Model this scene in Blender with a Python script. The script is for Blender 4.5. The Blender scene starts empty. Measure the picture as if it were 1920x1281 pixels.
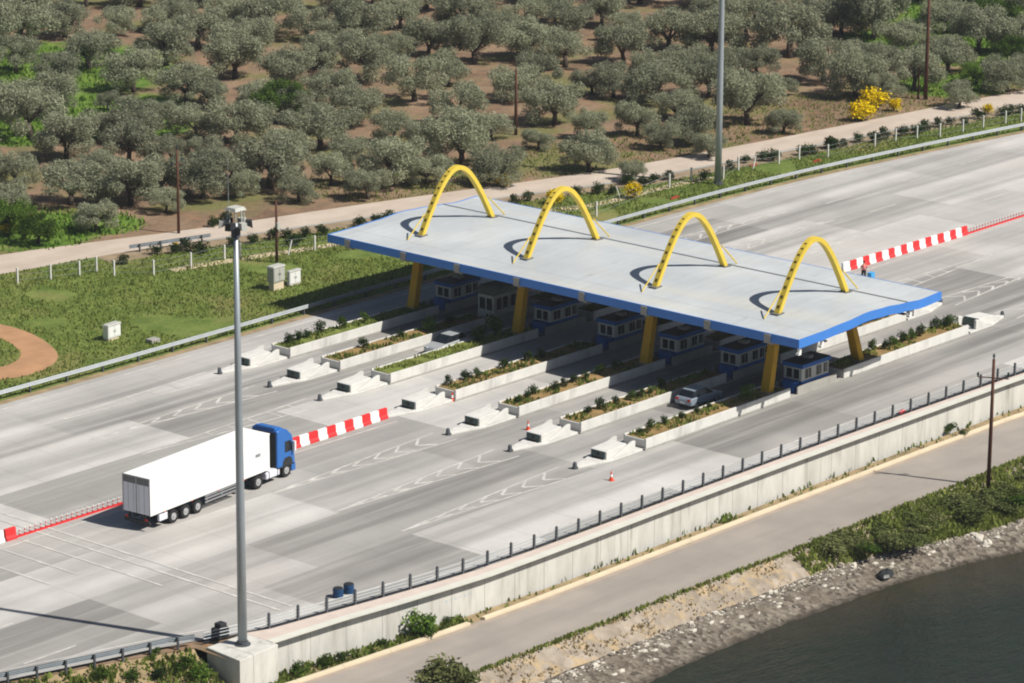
import bpy, bmesh, math, random
from mathutils import Vector, Matrix, noise
# ---------------------------------------------------------------- camera
S = bpy.context.scene
F_PX = 6457.858; PITCH = 0.274463879; YAW = 0.857573546; ROLL = 0.00568073596
CAM = Vector((-222.0, -179.0, 79.8907))
_r0 = Vector((math.cos(YAW), -math.sin(YAW), 0)); _aw = Vector((math.sin(YAW), math.cos(YAW), 0))
FW = _aw*math.cos(PITCH) - Vector((0, 0, math.sin(PITCH)))
_u0 = _aw*math.sin(PITCH) + Vector((0, 0, math.cos(PITCH)))
RT = _r0*math.cos(ROLL) + _u0*math.sin(ROLL); UP = -_r0*math.sin(ROLL) + _u0*math.cos(ROLL)
cd = bpy.data.cameras.new('camera'); cam = bpy.data.objects.new('camera', cd); S.collection.objects.link(cam)
m3 = Matrix((RT, UP, -FW)).transposed()
cam.matrix_world = Matrix.Translation(CAM) @ m3.to_4x4()
cd.sensor_width = 36; cd.lens = 36*F_PX/1920; cd.clip_start = 1; cd.clip_end = 5000
S.camera = cam
def G(x, y, z=0.0):
    """photo measurement -> point on the level z (site survey helper)"""
    d = FW*F_PX + RT*(x-960) + UP*(640.5-y)
    return CAM + d*((z-CAM.z)/d.z)
# ---------------------------------------------------------------- light
SUN_EL = math.radians(49); sh = Vector((0.323, -0.946, 0)).normalized()   # horizontal direction to the sun
w = bpy.data.worlds.new('World'); S.world = w; w.use_nodes = True
nt = w.node_tree; bg = nt.nodes['Background']; sky = nt.nodes.new('ShaderNodeTexSky')
sky.sky_type = 'NISHITA'; sky.sun_disc = False; sky.sun_elevation = SUN_EL
sky.sun_rotation = math.atan2(sh.x, sh.y)
nt.links.new(sky.outputs[0], bg.inputs[0]); bg.inputs[1].default_value = 0.05
ld = bpy.data.lights.new('sun', 'SUN'); ld.energy = 5.0; ld.angle = math.radians(0.5); ld.color = (1, .955, .88)
sun = bpy.data.objects.new('sun', ld); S.collection.objects.link(sun)
sd = Vector((sh.x*math.cos(SUN_EL), sh.y*math.cos(SUN_EL), math.sin(SUN_EL)))
sun.rotation_euler = sd.to_track_quat('Z', 'Y').to_euler(); sun.location = sd*300
S.view_settings.view_transform = 'Standard'; S.view_settings.look = 'None'
S.view_settings.exposure = 0.1; S.view_settings.gamma = 1.0
S.cycles.filter_width = 2.0
S.cycles.max_bounces = 6; S.cycles.diffuse_bounces = 1
# ---------------------------------------------------------------- helpers
rnd = random.Random(7)
def srgb(h):
    c = [int(h[i:i+2], 16)/255 for i in (0, 2, 4)]
    return tuple(v/12.92 if v <= .04045 else ((v+.055)/1.055)**2.4 for v in c)
class NT:
    def __init__(s, name):
        s.m = bpy.data.materials.new(name); s.m.use_nodes = True; s.t = s.m.node_tree
        s.b = s.t.nodes['Principled BSDF']; s.out = s.t.nodes['Material Output']
        s.tc = s.t.nodes.new('ShaderNodeTexCoord')
    def n(s, typ, **kw):
        x = s.t.nodes.new(typ)
        for k, v in kw.items(): setattr(x, k, v)
        return x
    def l(s, a, b): s.t.links.new(a, b)
    def coord(s, sc=(1, 1, 1), rot=0.0, src='Object'):
        mp = s.n('ShaderNodeMapping'); mp.inputs['Scale'].default_value = sc
        mp.inputs['Rotation'].default_value = (0, 0, rot)
        s.l(s.tc.outputs[src], mp.inputs[0]); return mp.outputs[0]
    def noise(s, scale, detail=4, sc=(1, 1, 1), rough=.55, src='Object', rot=0.0):
        x = s.n('ShaderNodeTexNoise'); x.inputs['Scale'].default_value = scale
        x.inputs['Detail'].default_value = detail; x.inputs['Roughness'].default_value = rough
        s.l(s.coord(sc, rot, src), x.inputs['Vector']); return x.outputs['Fac']
    def rng(s, v, a, b, c=0.0, d=1.0):
        x = s.n('ShaderNodeMapRange'); s.l(v, x.inputs[0])
        for i, q in enumerate((a, b, c, d)): x.inputs[1+i].default_value = q
        return x.outputs[0]
    def mth(s, op, a, b=None):
        x = s.n('ShaderNodeMath', operation=op)
        for i, q in enumerate((a, b)):
            if q is None: continue
            if isinstance(q, (int, float)): x.inputs[i].default_value = q
            else: s.l(q, x.inputs[i])
        return x.outputs[0]
    def mix(s, fac, a, b, mode='MIX'):
        x = s.n('ShaderNodeMix', data_type='RGBA', blend_type=mode)
        for sock, q in ((x.inputs['Factor'], fac), (x.inputs[6], a), (x.inputs[7], b)):
            if isinstance(q, (int, float)): sock.default_value = q
            elif isinstance(q, tuple): sock.default_value = (*q, 1)
            else: s.l(q, sock)
        return x.outputs[2]
    def bump(s, h, st=.3, dist=.05):
        x = s.n('ShaderNodeBump'); x.inputs['Strength'].default_value = st; x.inputs['Distance'].default_value = dist
        s.l(h, x.inputs['Height']); s.l(x.outputs[0], s.b.inputs['Normal'])
    def col(s, c):
        if isinstance(c, tuple): s.b.inputs['Base Color'].default_value = (*c, 1)
        else: s.l(c, s.b.inputs['Base Color'])
    def done(s, rough=.8, metal=0.0, spec=.3):
        s.b.inputs['Roughness'].default_value = rough; s.b.inputs['Metallic'].default_value = metal
        s.b.inputs['Specular IOR Level'].default_value = spec
        return s.m
def simple(name, c, rough=.7, amp=.12, scale=2.0, metal=0.0, spec=.3, grime=None):
    t = NT(name); f = t.noise(scale, 5)
    lo = tuple(v*(1-amp) for v in c); hi = tuple(min(1, v*(1+amp)) for v in c)
    cc = t.mix(t.rng(f, .3, .7), lo, hi)
    if grime:
        g = t.rng(t.noise(scale*.4, 6, sc=(1, 1, .25), rough=.7), .52, .75)
        cc = t.mix(t.mth('MULTIPLY', g, .55), cc, grime)
    t.col(cc); return t.done(rough, metal, spec)
def leafmat(name, a, b, c=None, tr=.25):
    t = NT(name)
    oi = t.n('ShaderNodeObjectInfo')
    f = t.rng(t.noise(1.1, 3), .35, .65)
    cc = t.mix(f, a, b)
    geo = t.n('ShaderNodeNewGeometry')
    rp = t.rng(geo.outputs['Random Per Island'], 0, 1, .78, 1.24)
    ro = t.rng(oi.outputs['Random'], 0, 1, .78, 1.22)
    if c: cc = t.mix(t.mth('MULTIPLY', oi.outputs['Random'], .55), cc, c)
    hv = t.n('ShaderNodeHueSaturation'); t.l(cc, hv.inputs['Color']); t.l(t.mth('MULTIPLY', rp, ro), hv.inputs['Value'])
    t.t.nodes.remove(t.b)
    d = t.n('ShaderNodeBsdfDiffuse'); tl = t.n('ShaderNodeBsdfTranslucent'); mx = t.n('ShaderNodeMixShader')
    t.l(hv.outputs[0], d.inputs[0]); t.l(hv.outputs[0], tl.inputs[0]); mx.inputs[0].default_value = tr
    t.l(d.outputs[0], mx.inputs[1]); t.l(tl.outputs[0], mx.inputs[2]); t.l(mx.outputs[0], t.out.inputs[0])
    return t.m
class MB:
    def __init__(s): s.v = []; s.f = []; s.mi = []; s.cur = 0
    def add(s, vs, fs):
        o = len(s.v); s.v += [tuple(v) for v in vs]; s.f += [tuple(o+i for i in f) for f in fs]; s.mi += [s.cur]*len(fs); return s
    def box(s, x0, x1, y0, y1, z0, z1):
        return s.hexa([(x0, y0, z0), (x1, y0, z0), (x1, y1, z0), (x0, y1, z0)], [(x0, y0, z1), (x1, y0, z1), (x1, y1, z1), (x0, y1, z1)])
    def hexa(s, b, t):
        n = len(b); return s.add(list(b)+list(t), [tuple(range(n))[::-1], tuple(range(n, 2*n))]+[(i, (i+1) % n, n+(i+1) % n, n+i) for i in range(n)])
    def prism(s, poly, z0, z1): return s.hexa([(x, y, z0) for x, y in poly], [(x, y, z1) for x, y in poly])
    def xprism(s, poly, y0, y1):      # poly in (x,z)
        return s.hexa([(x, y0, z) for x, z in poly], [(x, y1, z) for x, z in poly])
    def yprism(s, poly, x0, x1):      # poly in (y,z)
        return s.hexa([(x0, y, z) for y, z in poly], [(x1, y, z) for y, z in poly])
    def cyl(s, p, q, r0, r1=None, n=10):
        r1 = r0 if r1 is None else r1; p = Vector(p); q = Vector(q); d = (q-p).normalized()
        a = d.orthogonal().normalized(); b = d.cross(a)
        ring = lambda c, r: [c+a*r*math.cos(k*2*math.pi/n)+b*r*math.sin(k*2*math.pi/n) for k in range(n)]
        return s.hexa(ring(p, r0), ring(q, r1))
    def tube(s, pts, rs, n=8):
        pts = [Vector(p) for p in pts]
        if isinstance(rs, (int, float)): rs = [rs]*len(pts)
        o = len(s.v); a = None
        for i, p in enumerate(pts):
            d = (pts[min(i+1, len(pts)-1)]-pts[max(i-1, 0)]).normalized()
            a = d.orthogonal().normalized() if a is None else (a-d*a.dot(d)).normalized()
            b = d.cross(a)
            s.v += [tuple(p+(a*math.cos(k*2*math.pi/n)+b*math.sin(k*2*math.pi/n))*rs[i]) for k in range(n)]
        fs = [(o+i*n+k, o+i*n+(k+1) % n, o+(i+1)*n+(k+1) % n, o+(i+1)*n+k) for i in range(len(pts)-1) for k in range(n)]
        fs += [tuple(o+k for k in range(n))[::-1], tuple(o+(len(pts)-1)*n+k for k in range(n))]
        s.f += fs; s.mi += [s.cur]*len(fs); return s
    def ball(s, c, r, n=8, m=5, sx=1, sy=1, sz=1, jit=0, rg=None):
        vs = []; fs = []
        for j in range(m+1):
            t = math.pi*j/m
            for k in range(n):
                a = 2*math.pi*k/n; q = r*(1+(rg.uniform(-jit, jit) if rg else 0))
                vs.append((c[0]+q*sx*math.sin(t)*math.cos(a), c[1]+q*sy*math.sin(t)*math.sin(a), c[2]+q*sz*math.cos(t)))
        for j in range(m):
            for k in range(n): fs.append((j*n+k, j*n+(k+1) % n, (j+1)*n+(k+1) % n, (j+1)*n+k))
        return s.add(vs, fs)
    def build(s, name, mat, parent=None, bevel=0.0, smooth=False, seg=2):
        me = bpy.data.meshes.new(name); me.from_pydata(s.v, [], s.f)
        ms = mat if isinstance(mat, (list, tuple)) else [mat]
        for q in ms: me.materials.append(q)
        if len(ms) > 1: me.polygons.foreach_set('material_index', s.mi)
        if smooth: me.polygons.foreach_set('use_smooth', [True]*len(s.f))
        me.update()
        if len(s.f) < 6000:
            bm = bmesh.new(); bm.from_mesh(me); bmesh.ops.recalc_face_normals(bm, faces=bm.faces); bm.to_mesh(me); bm.free()
        o = bpy.data.objects.new(name, me); S.collection.objects.link(o); o.parent = parent
        if bevel:
            b = o.modifiers.new('bevel', 'BEVEL'); b.width = bevel; b.segments = seg; b.limit_method = 'ANGLE'
        return o
def tag(o, label=None, cat=None, group=None, kind=None):
    for k, v in (('label', label), ('category', cat), ('group', group), ('kind', kind)):
        if v: o[k] = v
    return o
def empty(name, loc, rz=0.0, sc=1.0):
    o = bpy.data.objects.new(name, None); S.collection.objects.link(o)
    o.location = loc; o.rotation_euler = (0, 0, rz); o.scale = (sc, sc, sc) if isinstance(sc, (int, float)) else sc
    o.empty_display_size = .3; return o
KIDS = {}
def copy_tree(o, parent=None):
    c = o.copy(); S.collection.objects.link(c); c.parent = parent
    for ch in list(o.children): copy_tree(ch, c)
    return c
def struct(o): o['kind'] = 'structure'; return o
ORD = ['zeroth', 'first', 'second', 'third', 'fourth', 'fifth', 'sixth', 'seventh', 'eighth', 'ninth', 'tenth', 'eleventh', 'twelfth', 'thirteenth', 'fourteenth', 'fifteenth', 'sixteenth', 'seventeenth', 'eighteenth', 'nineteenth']
TENS = {2: 'twent', 3: 'thirt', 4: 'fort', 5: 'fift', 6: 'sixt'}
def ordn(n):
    if n < 20: return ORD[n]
    t, u = divmod(n, 10); return TENS[t]+('ieth' if u == 0 else 'y-'+ORD[u])
def poly_sheet(name, pts, z, mat, sub=0):
    """flat sheet from a polygon of xy points"""
    bm = bmesh.new(); vs = [bm.verts.new((p[0], p[1], z if len(p) < 3 else p[2])) for p in pts]
    f = bm.faces.new(vs); bmesh.ops.triangulate(bm, faces=[f])
    bmesh.ops.recalc_face_normals(bm, faces=bm.faces)
    if sum(f.normal.z for f in bm.faces) < 0: bmesh.ops.reverse_faces(bm, faces=bm.faces)
    me = bpy.data.meshes.new(name); bm.to_mesh(me); bm.free(); me.materials.append(mat)
    o = bpy.data.objects.new(name, me); S.collection.objects.link(o); return struct(o)
def ribbon(mb, line, w, z=None, off=0.0):
    """flat strip of width w along a polyline"""
    L = [Vector((p[0], p[1], 0)) for p in line]; vs = []
    for i, p in enumerate(L):
        d = (L[min(i+1, len(L)-1)]-L[max(i-1, 0)]).normalized(); n = Vector((-d.y, d.x, 0))
        zz = z if z is not None else line[i][2]
        a = p+n*(off+w/2); b = p+n*(off-w/2); vs += [(a.x, a.y, zz), (b.x, b.y, zz)]
    return mb.add(vs, [(2*i, 2*i+1, 2*i+3, 2*i+2) for i in range(len(L)-1)])
def dense(line, step):
    out = []
    for a, b in zip(line[:-1], line[1:]):
        a = Vector(a); b = Vector(b); n = max(1, int((b-a).length/step))
        out += [a.lerp(b, i/n) for i in range(n)]
    return out+[Vector(line[-1])]
def smooth_line(pts, it=2):
    P = [Vector(p) for p in pts]
    for _ in range(it):
        Q = [P[0]]
        for a, b in zip(P[:-1], P[1:]): Q += [a*.75+b*.25, a*.25+b*.75]
        P = Q+[P[-1]]
    return P
def walk(line, step, start=0.0):
    """points with heading every step along a polyline"""
    out = []; need = start; L = [Vector(p) for p in line]
    for a, b in zip(L[:-1], L[1:]):
        d = (b-a).length
        while need <= d:
            out.append((a.lerp(b, need/d), math.atan2((b-a).y, (b-a).x))); need += step
        need -= d
    return out
# ---------------------------------------------------------------- materials
M = {}
def concrete_pave():
    t = NT('plaza_concrete'); 
    sep = t.n('ShaderNodeSeparateXYZ'); t.l(t.tc.outputs['Object'], sep.inputs[0])
    # tyre marks: lanes between the islands, along X
    wob = t.rng(t.noise(.02, 3), 0, 1, -1.2, 1.2)
    y = t.mth('ADD', sep.outputs['Y'], wob)
    yn = t.rng(y, -32, 28)
    cr = t.n('ShaderNodeValToRGB'); t.l(yn, cr.inputs[0]); el = cr.color_ramp.elements
    lanes = [(-24.2, .95, 1.6), (-16.8, 1.0, 1.5), (-10.4, .5, 1.3), (-3.8, .22, 1.2), (3.2, .2, 1.3), (9.7, .62, 1.2), (15.3, 1.0, 1.1), (21.2, .85, 1.7)]
    stops = []
    for c, d, hw in lanes: stops += [(c-hw*1.5, .0), (c-hw*.55, d), (c, d*.6), (c+hw*.6, d)]
    while len(el) > 1: el.remove(el[0])
    for i, (p, v) in enumerate(stops[:31]):
        e = el[0] if i == 0 else el.new((p+32)/60); e.position = (p+32)/60; e.color = (v, v, v, 1)
    cr.color_ramp.interpolation = 'EASE'
    st = t.rng(t.noise(1.0, 5, sc=(.035, .55, 1), rough=.6), .3, .72)
    st2 = t.rng(t.noise(1.0, 3, sc=(.012, .1, 1)), .32, .62)
    ax = t.mth('ABSOLUTE', sep.outputs['X'])
    fall = t.rng(ax, 40, 95, 1, .45)
    tyre = t.mth('MULTIPLY', t.mth('MULTIPLY', cr.outputs[0], fall), t.mth('MULTIPLY', t.rng(st, 0, 1, .62, 1), t.rng(st2, 0, 1, .45, 1)))
    # cast bays of slightly different concrete
    br = t.n('ShaderNodeTexBrick'); t.l(t.coord(), br.inputs['Vector'])
    br.inputs['Scale'].default_value = 1; br.inputs['Brick Width'].default_value = 15; br.inputs['Row Height'].default_value = 7.1
    br.inputs['Mortar Size'].default_value = 0.0; br.inputs['Color1'].default_value = (0, 0, 0, 1); br.inputs['Color2'].default_value = (1, 1, 1, 1)
    br.inputs['Bias'].default_value = 0.0; br.offset = .37
    bays = t.n('ShaderNodeTexNoise'); bays.inputs['Scale'].default_value = .045; t.l(t.coord(), bays.inputs['Vector'])
    base = t.mix(t.rng(t.noise(.09, 6, rough=.62), .35, .68), srgb('b9b6b2'), srgb('d6d3ce'))
    base = t.mix(t.mth('MULTIPLY', t.rng(br.outputs['Color'], .3, 1), .75), base, srgb('85837f'))
    base = t.mix(t.rng(t.noise(.06, 3, src='Object', rot=.6), .5, .66, 0, .35), base, srgb('d3cbc4'))
    c = t.mix(t.mth('MULTIPLY', tyre, .95), base, srgb('4c4b49'))
    c = t.mix(t.rng(t.noise(1.0, 4, sc=(.05, 1.3, 1)), .5, .75, 0, .3), c, srgb('dad7d0'))
    c = t.mix(t.rng(t.noise(9, 4), .35, .7, 0, .22), c, srgb('807d78'))
    # thin joints
    jt = t.n('ShaderNodeTexBrick'); t.l(t.coord(), jt.inputs['Vector']); jt.inputs['Scale'].default_value = 1
    jt.inputs['Brick Width'].default_value = 5; jt.inputs['Row Height'].default_value = 3.55; jt.inputs['Mortar Size'].default_value = .035
    jt.offset = 0; c = t.mix(t.mth('MULTIPLY', jt.outputs['Fac'], .3), c, srgb('777471'))
    t.col(c); t.bump(t.noise(14, 3), .25, .01); return t.done(.85, 0, .25)
M['plaza'] = concrete_pave()
def asph(name, a, b, streak=(.04, .6, 1)):
    t = NT(name)
    c = t.mix(t.rng(t.noise(.25, 6, rough=.6), .3, .7), srgb(a), srgb(b))
    c = t.mix(t.rng(t.noise(1, 4, sc=streak), .45, .72, 0, .35), c, tuple(v*.72 for v in srgb(a)))
    c = t.mix(t.rng(t.noise(12, 3), .35, .7, 0, .25), c, tuple(v*.7 for v in srgb(a)))
    t.col(c); return t.done(.9, 0, .2)
M['far_road'] = asph('beige_asphalt', 'bcac9c', 'cdbfb0')
M['low_road'] = asph('pink_grey_asphalt', '9a928a', 'aca398')
def soil():
    t = NT('grove_soil')
    c = t.mix(t.rng(t.noise(.12, 6, rough=.65), .35, .65), srgb('705c4b'), srgb('927c66'))
    c = t.mix(t.rng(t.noise(.6, 6), .5, .8), c, srgb('9d7a5c'))
    c = t.mix(t.rng(t.noise(.07, 5, sc=(1, 1.3, 1), rough=.6), .5, .62, 0, .8), c, srgb('6f7244'))
    # fresh green clearings of the grove
    f = None
    for (px, py, r) in ((60, 130, 24), (160, 215, 18), (25, 235, 14), (250, 235, 9), (1820, 80, 20), (1850, 20, 22), (35, 430, 11), (180, 420, 6), (1780, 160, 9)):
        p = G(px, py); d = t.n('ShaderNodeVectorMath', operation='DISTANCE')
        t.l(t.tc.outputs['Object'], d.inputs[0]); d.inputs[1].default_value = (p.x, p.y, 0)
        q = t.rng(d.outputs['Value'], r*.35, r, 1, 0); f = q if f is None else t.mth('MAXIMUM', f, q)
    f = t.mth('MULTIPLY', f, t.rng(t.noise(.16, 4), .28, .5, .3, 1.25)); f = t.rng(f, .35, .6)
    g = t.mix(t.rng(t.noise(.35, 5), .35, .65), srgb('4a6a26'), srgb('73893f'))
    c = t.mix(f, c, g)
    t.col(c); t.bump(t.noise(1.2, 6), .6, .3); return t.done(.95, 0, .1)
M['soil'] = soil()
def verge():
    t = NT('verge_ground')
    c = t.mix(t.rng(t.noise(.35, 6, rough=.65), .35, .65), srgb('566a30'), srgb('768445'))
    c = t.mix(t.rng(t.noise(.11, 4), .5, .66, 0, .7), c, srgb('8b7f55'))
    c = t.mix(t.rng(t.noise(1.7, 5), .55, .75, 0, .6), c, srgb('8d8a48'))
    t.col(c); t.bump(t.noise(2.5, 5), .7, .2); return t.done(.95, 0, .1)
M['verge'] = verge()
M['dry'] = simple('dry_bank', srgb('998667'), .95, .3, .7, grime=srgb('6d6a45'))
M['dirt'] = simple('red_dirt', srgb('b08764'), .95, .15, .5)
M['sand'] = simple('pale_sand', srgb('c9b89a'), .95, .12, 1.0)
def markm():
    t = NT('worn_road_paint')
    w_ = t.rng(t.noise(.6, 5, rough=.7), .45, .7)
    t.col(t.mix(w_, srgb('bcb9b3'), srgb('dedbd3'))); return t.done(.85, 0, .2)
M['white_conc'] = simple('white_painted_concrete', srgb('d6d4ce'), .8, .06, 1.5, grime=srgb('8d8a86'))
M['grey_conc'] = simple('grey_concrete', srgb('a5a29b'), .85, .1, 1.0, grime=srgb('7f7a72'))
M['walk'] = simple('pink_paving', srgb('cfc0b5'), .85, .08, .8)
M['kerb'] = simple('cream_kerb', srgb('d8c9ad'), .8, .08, .8)
def wallmat():
    t = NT('cast_wall')
    c = t.mix(t.rng(t.noise(.7, 6, sc=(1, 1, .3), rough=.65), .35, .7), srgb('d8d6ce'), srgb('bcbab2'))
    c = t.mix(t.rng(t.noise(1.4, 5, sc=(1, 1, .12)), .56, .74, 0, .6), c, srgb('8d8a80'))
    br = t.n('ShaderNodeTexBrick'); t.l(t.coord(), br.inputs['Vector']); br.inputs['Scale'].default_value = 1
    sep = t.n('ShaderNodeSeparateXYZ'); t.l(t.tc.outputs['Object'], sep.inputs[0])
    md = t.mth('MODULO', t.mth('ADD', sep.outputs['X'], 500), 3.1); jl = t.mth('LESS_THAN', md, .06)
    c = t.mix(t.mth('MULTIPLY', jl, .6), c, srgb('77736a'))
    t.t.nodes.remove(br); t.col(c); return t.done(.85, 0, .2)
M['wall'] = wallmat()
M['xroof'] = simple('roof_sheet', srgb('c4c8c9'), .5, .05, .25, spec=.4)
M['blue'] = simple('fascia_blue', srgb('4484d6'), .5, .05, .6, spec=.4)
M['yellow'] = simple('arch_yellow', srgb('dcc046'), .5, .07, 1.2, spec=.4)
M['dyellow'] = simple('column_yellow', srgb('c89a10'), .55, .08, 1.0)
M['dark'] = simple('dark_steel', (.03, .032, .035), .6, .2, 2)
M['dark_strip'] = simple('rear_strip_grey', srgb('6d6f70'), .7, .1, 1)
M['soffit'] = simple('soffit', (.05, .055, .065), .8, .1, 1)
M['steel'] = simple('galvanised_steel', srgb('a7adb0'), .5, .08, 1.5, metal=.25, spec=.5)
M['rail_grey'] = simple('weathered_zinc', srgb('7c848a'), .65, .12, 1.5)
M['post'] = simple('post_grey', srgb('52565b'), .6, .12, 2)
M['mast'] = simple('mast_steel', srgb('a3abb0'), .45, .08, .7, metal=.35, spec=.5)
M['white'] = simple('white_paint', srgb('e9e9e6'), .4, .02, 1, spec=.5)
M['trailer'] = simple('trailer_white', srgb('f3f3f1'), .45, .015, .5, spec=.5)
M['silver'] = simple('silver_frame', srgb('9a9c9f'), .4, .06, 2, metal=.4)
M['door_grey'] = simple('door_grey', srgb('dddde6'), .5, .06, 1.5)
M['band'] = simple('band_grey', srgb('6e6f70'), .5, .1, 1)
M['cabblue'] = simple('cab_blue', srgb('2a69b4'), .3, .03, 1, spec=.6)
M['glass'] = simple('dark_glass', (.012, .016, .02), .12, .1, 1, spec=.7)
M['tyre'] = simple('tyre', (.022, .022, .023), .85, .2, 4)
M['rim'] = simple('rim', srgb('b4b5b6'), .45, .1, 3, metal=.4)
M['red'] = simple('barrier_red', srgb('dd2f31'), .55, .08, 1.5, spec=.4)
M['bwhite'] = simple('barrier_white', srgb('eeeeec'), .55, .03, 1.5)
M['mark'] = markm()
M['wood'] = simple('pole_wood', srgb('5a3a2c'), .9, .2, 2)
M['bark'] = simple('bark', srgb('4a4038'), .95, .25, 3)
M['boothblue'] = simple('booth_blue', srgb('2362ac'), .5, .05, 1)
M['boothwhite'] = simple('booth_white', srgb('c2c3bc'), .5, .04, 1)
M['boothgrey'] = simple('booth_grey', srgb('b7b8b0'), .6, .06, 1)
M['green_panel'] = simple('dark_green_panel', srgb('1f3a38'), .35, .15, 2, spec=.5)
M['carsilver'] = simple('car_silver', srgb('c3c6c8'), .3, .03, 1, metal=.3, spec=.6)
M['carblue'] = simple('car_pale', srgb('95a2ad'), .3, .03, 1, metal=.2, spec=.6)
M['lamp_red'] = simple('lamp_red', srgb('b01818'), .3, .05, 1)
M['lamp_clear'] = simple('lamp_clear', srgb('dfe2e4'), .2, .03, 1, spec=.6)
M['orange'] = simple('cone_orange', srgb('e2512a'), .6, .06, 1)
M['drum'] = simple('drum_blue', srgb('1f466e'), .5, .1, 1)
M['rock'] = simple('shore_rock', srgb('7c746a'), .9, .2, 1.5)
M['rock_pale'] = simple('pale_rock', srgb('c4bdb0'), .9, .15, 1.5)
M['rust'] = simple('rust_mark', srgb('8d3a26'), .9, .2, 2)
def flat(name, c, rough=.7): return simple(name, c, rough, .05, 3)
M['skin'] = flat('skin', srgb('b98568')); M['shirt'] = flat('shirt_pink', srgb('e08a86')); M['hair'] = flat('hair', (.02, .015, .012))
M['trous'] = flat('trousers', (.02, .022, .03)); M['cool'] = flat('light_blue_plastic', srgb('4aa3dd'))
M['olive'] = leafmat('olive_leaf', srgb('868a6f'), srgb('aeb196'), srgb('999c80'), tr=.42)
M['green'] = leafmat('green_leaf', srgb('34491c'), srgb('566e2d'))
M['bgreen'] = leafmat('bright_leaf', srgb('4a6828'), srgb('748f3e'))
M['dgreen'] = leafmat('dark_leaf', srgb('26371c'), srgb('405429'))
M['bloom'] = leafmat('yellow_bloom', srgb('cda800'), srgb('ead21c'), tr=.15)
M['grass'] = leafmat('grass_blade', srgb('607335'), srgb('84944a'), srgb('8f9050'), tr=.38)
M['scrub'] = leafmat('scrub_leaf', srgb('4c5a30'), srgb('6f7a46'), srgb('84825a'), tr=.35)
M['drygrass'] = leafmat('dry_blade', srgb('a3926b'), srgb('bda983'))
# ---------------------------------------------------------------- setting
ZL = -2.5; ZB = -4.0; ZW = -4.6
rail_far = smooth_line([(-170, 27.2, 0), (-110, 26.0, 0), (-48.5, 25.6, 0), (-14.5, 25.9, 0), (30, 26.3, 0), (51, 26, 0), (68, 24.7, 0), (95, 21.1, 0), (125, 16.0, 0), (190, 3, 0)])
near_edge = [(-170, 12, 0), (-120, -8.5, 0), (-100, -17, 0), (-89.2, -21.4, 0), (-82.1, -23.5, 0), (-76.3, -25.2, 0), (-71.15, -27.3, 0), (-61.7, -28.75, 0), (-57, -29.4, 0), (-52.2, -29.9, 0), (-42.6, -30.05, 0), (-32.9, -30.1, 0), (-18.2, -30.25, 0), (-3.9, -30.6, 0), (11, -31.1, 0), (35, -32.5, 0), (60, -35, 0), (140, -46, 0)]
far_edge = [(p.x, p.y-.9) for p in rail_far]
poly_sheet('plaza_pavement', [(p[0], p[1]+.1) for p in near_edge]+far_edge[::-1], 0, M['plaza'])
NEARV = [Vector(p) for p in near_edge]
# ground: one sheet beyond the edge of the raised plaza, running to the horizon
walledge = [(-76.6, -30.0), (-72.83, -29.6), (-66.83, -30.1), (-60, -31.0), (-53.68, -31.6), (-45.6, -31.75), (-32.3, -31.7), (-16.1, -31.85), (-4, -32.1), (12.1, -32.4), (35, -33.8), (60, -36.3), (140, -47.3)]
gp = [(-900, 200), (-170, 12), (-120, -8.8), (-100, -17.3), (-89.2, -21.8), (-82.1, -24.0), (-76.6, -26.1)]+[(x, y+.9) for x, y in walledge]+[(900, -150), (900, 1500), (-900, 1500)]
poly_sheet('ground', gp, -.06, M['soil'])
up_near = [(-150, 92), (-60, 65), (-21.8, 56.3), (-9.8, 54.6), (.5, 51.6), (12, 48.2), (34.4, 42.0), (46.3, 37.8), (62.5, 35.2), (79.2, 32.7), (107, 28.7), (150, 21.5)]
up_far = [(-150, 98.5), (-60, 72), (-16.5, 62), (-7, 58.9), (3.9, 55.2), (22.8, 50.4), (48.2, 42.4), (68.4, 39.3), (85, 37.1), (114.2, 33.2), (155, 26.5)]
upn = smooth_line([(x, y, 0) for x, y in up_near]); upf = smooth_line([(x, y, 0) for x, y in up_far])
poly_sheet('verge', [(p.x, p.y) for p in rail_far]+[(p.x, p.y+.5) for p in upn][::-1], -.03, M['verge'])
mbv = MB(); ribbon(mbv, [(p.x, p.y-.5) for p in rail_far], 1.0, -.026); struct(mbv.build('verge_margin', M['dry']))
poly_sheet('far_road', [(p.x, p.y) for p in upn]+[(p.x, p.y) for p in upf][::-1], -.018, M['far_road'])
mb = MB(); ribbon(mb, [(p.x, p.y) for p in upn if p.x > -12], 2.9, -.024, off=-1.4); struct(mb.build('dry_strip', simple('brown_strip', srgb('94826a'), .95, .2, .8, grime=srgb('6b6a42'))))
mb = MB(); ribbon(mb, [(p.x, p.y) for p in upn if p.x > -2], .55, -.012, off=-.1); struct(mb.build('road_gutter', M['grey_conc']))
mb = MB(); ribbon(mb, smooth_line([(*G(322, 507).xy, 0), (*G(450, 485).xy, 0), (*G(620, 460).xy, 0), (*G(820, 425).xy, 0), (*G(1000, 398).xy, 0), (*G(1120, 385).xy, 0), (*G(1240, 352).xy, 0), (*G(1335, 332).xy, 0)]), 1.3, -.014); struct(mb.build('sandy_path', M['sand']))
# dirt loop
ol = smooth_line([(*G(*p).xy, 0) for p in ((-60, 598), (0, 607), (50, 620), (92, 643), (114, 668), (92, 690), (50, 705), (0, 712), (-70, 722))])
il = smooth_line([(*G(*p).xy, 0) for p in ((-60, 628), (0, 633), (28, 648), (42, 664), (30, 679), (0, 689), (-70, 698))])
poly_sheet('dirt_track', [(p.x, p.y) for p in ol]+[(p.x, p.y) for p in il][::-1], -.012, M['dirt'])
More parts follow.
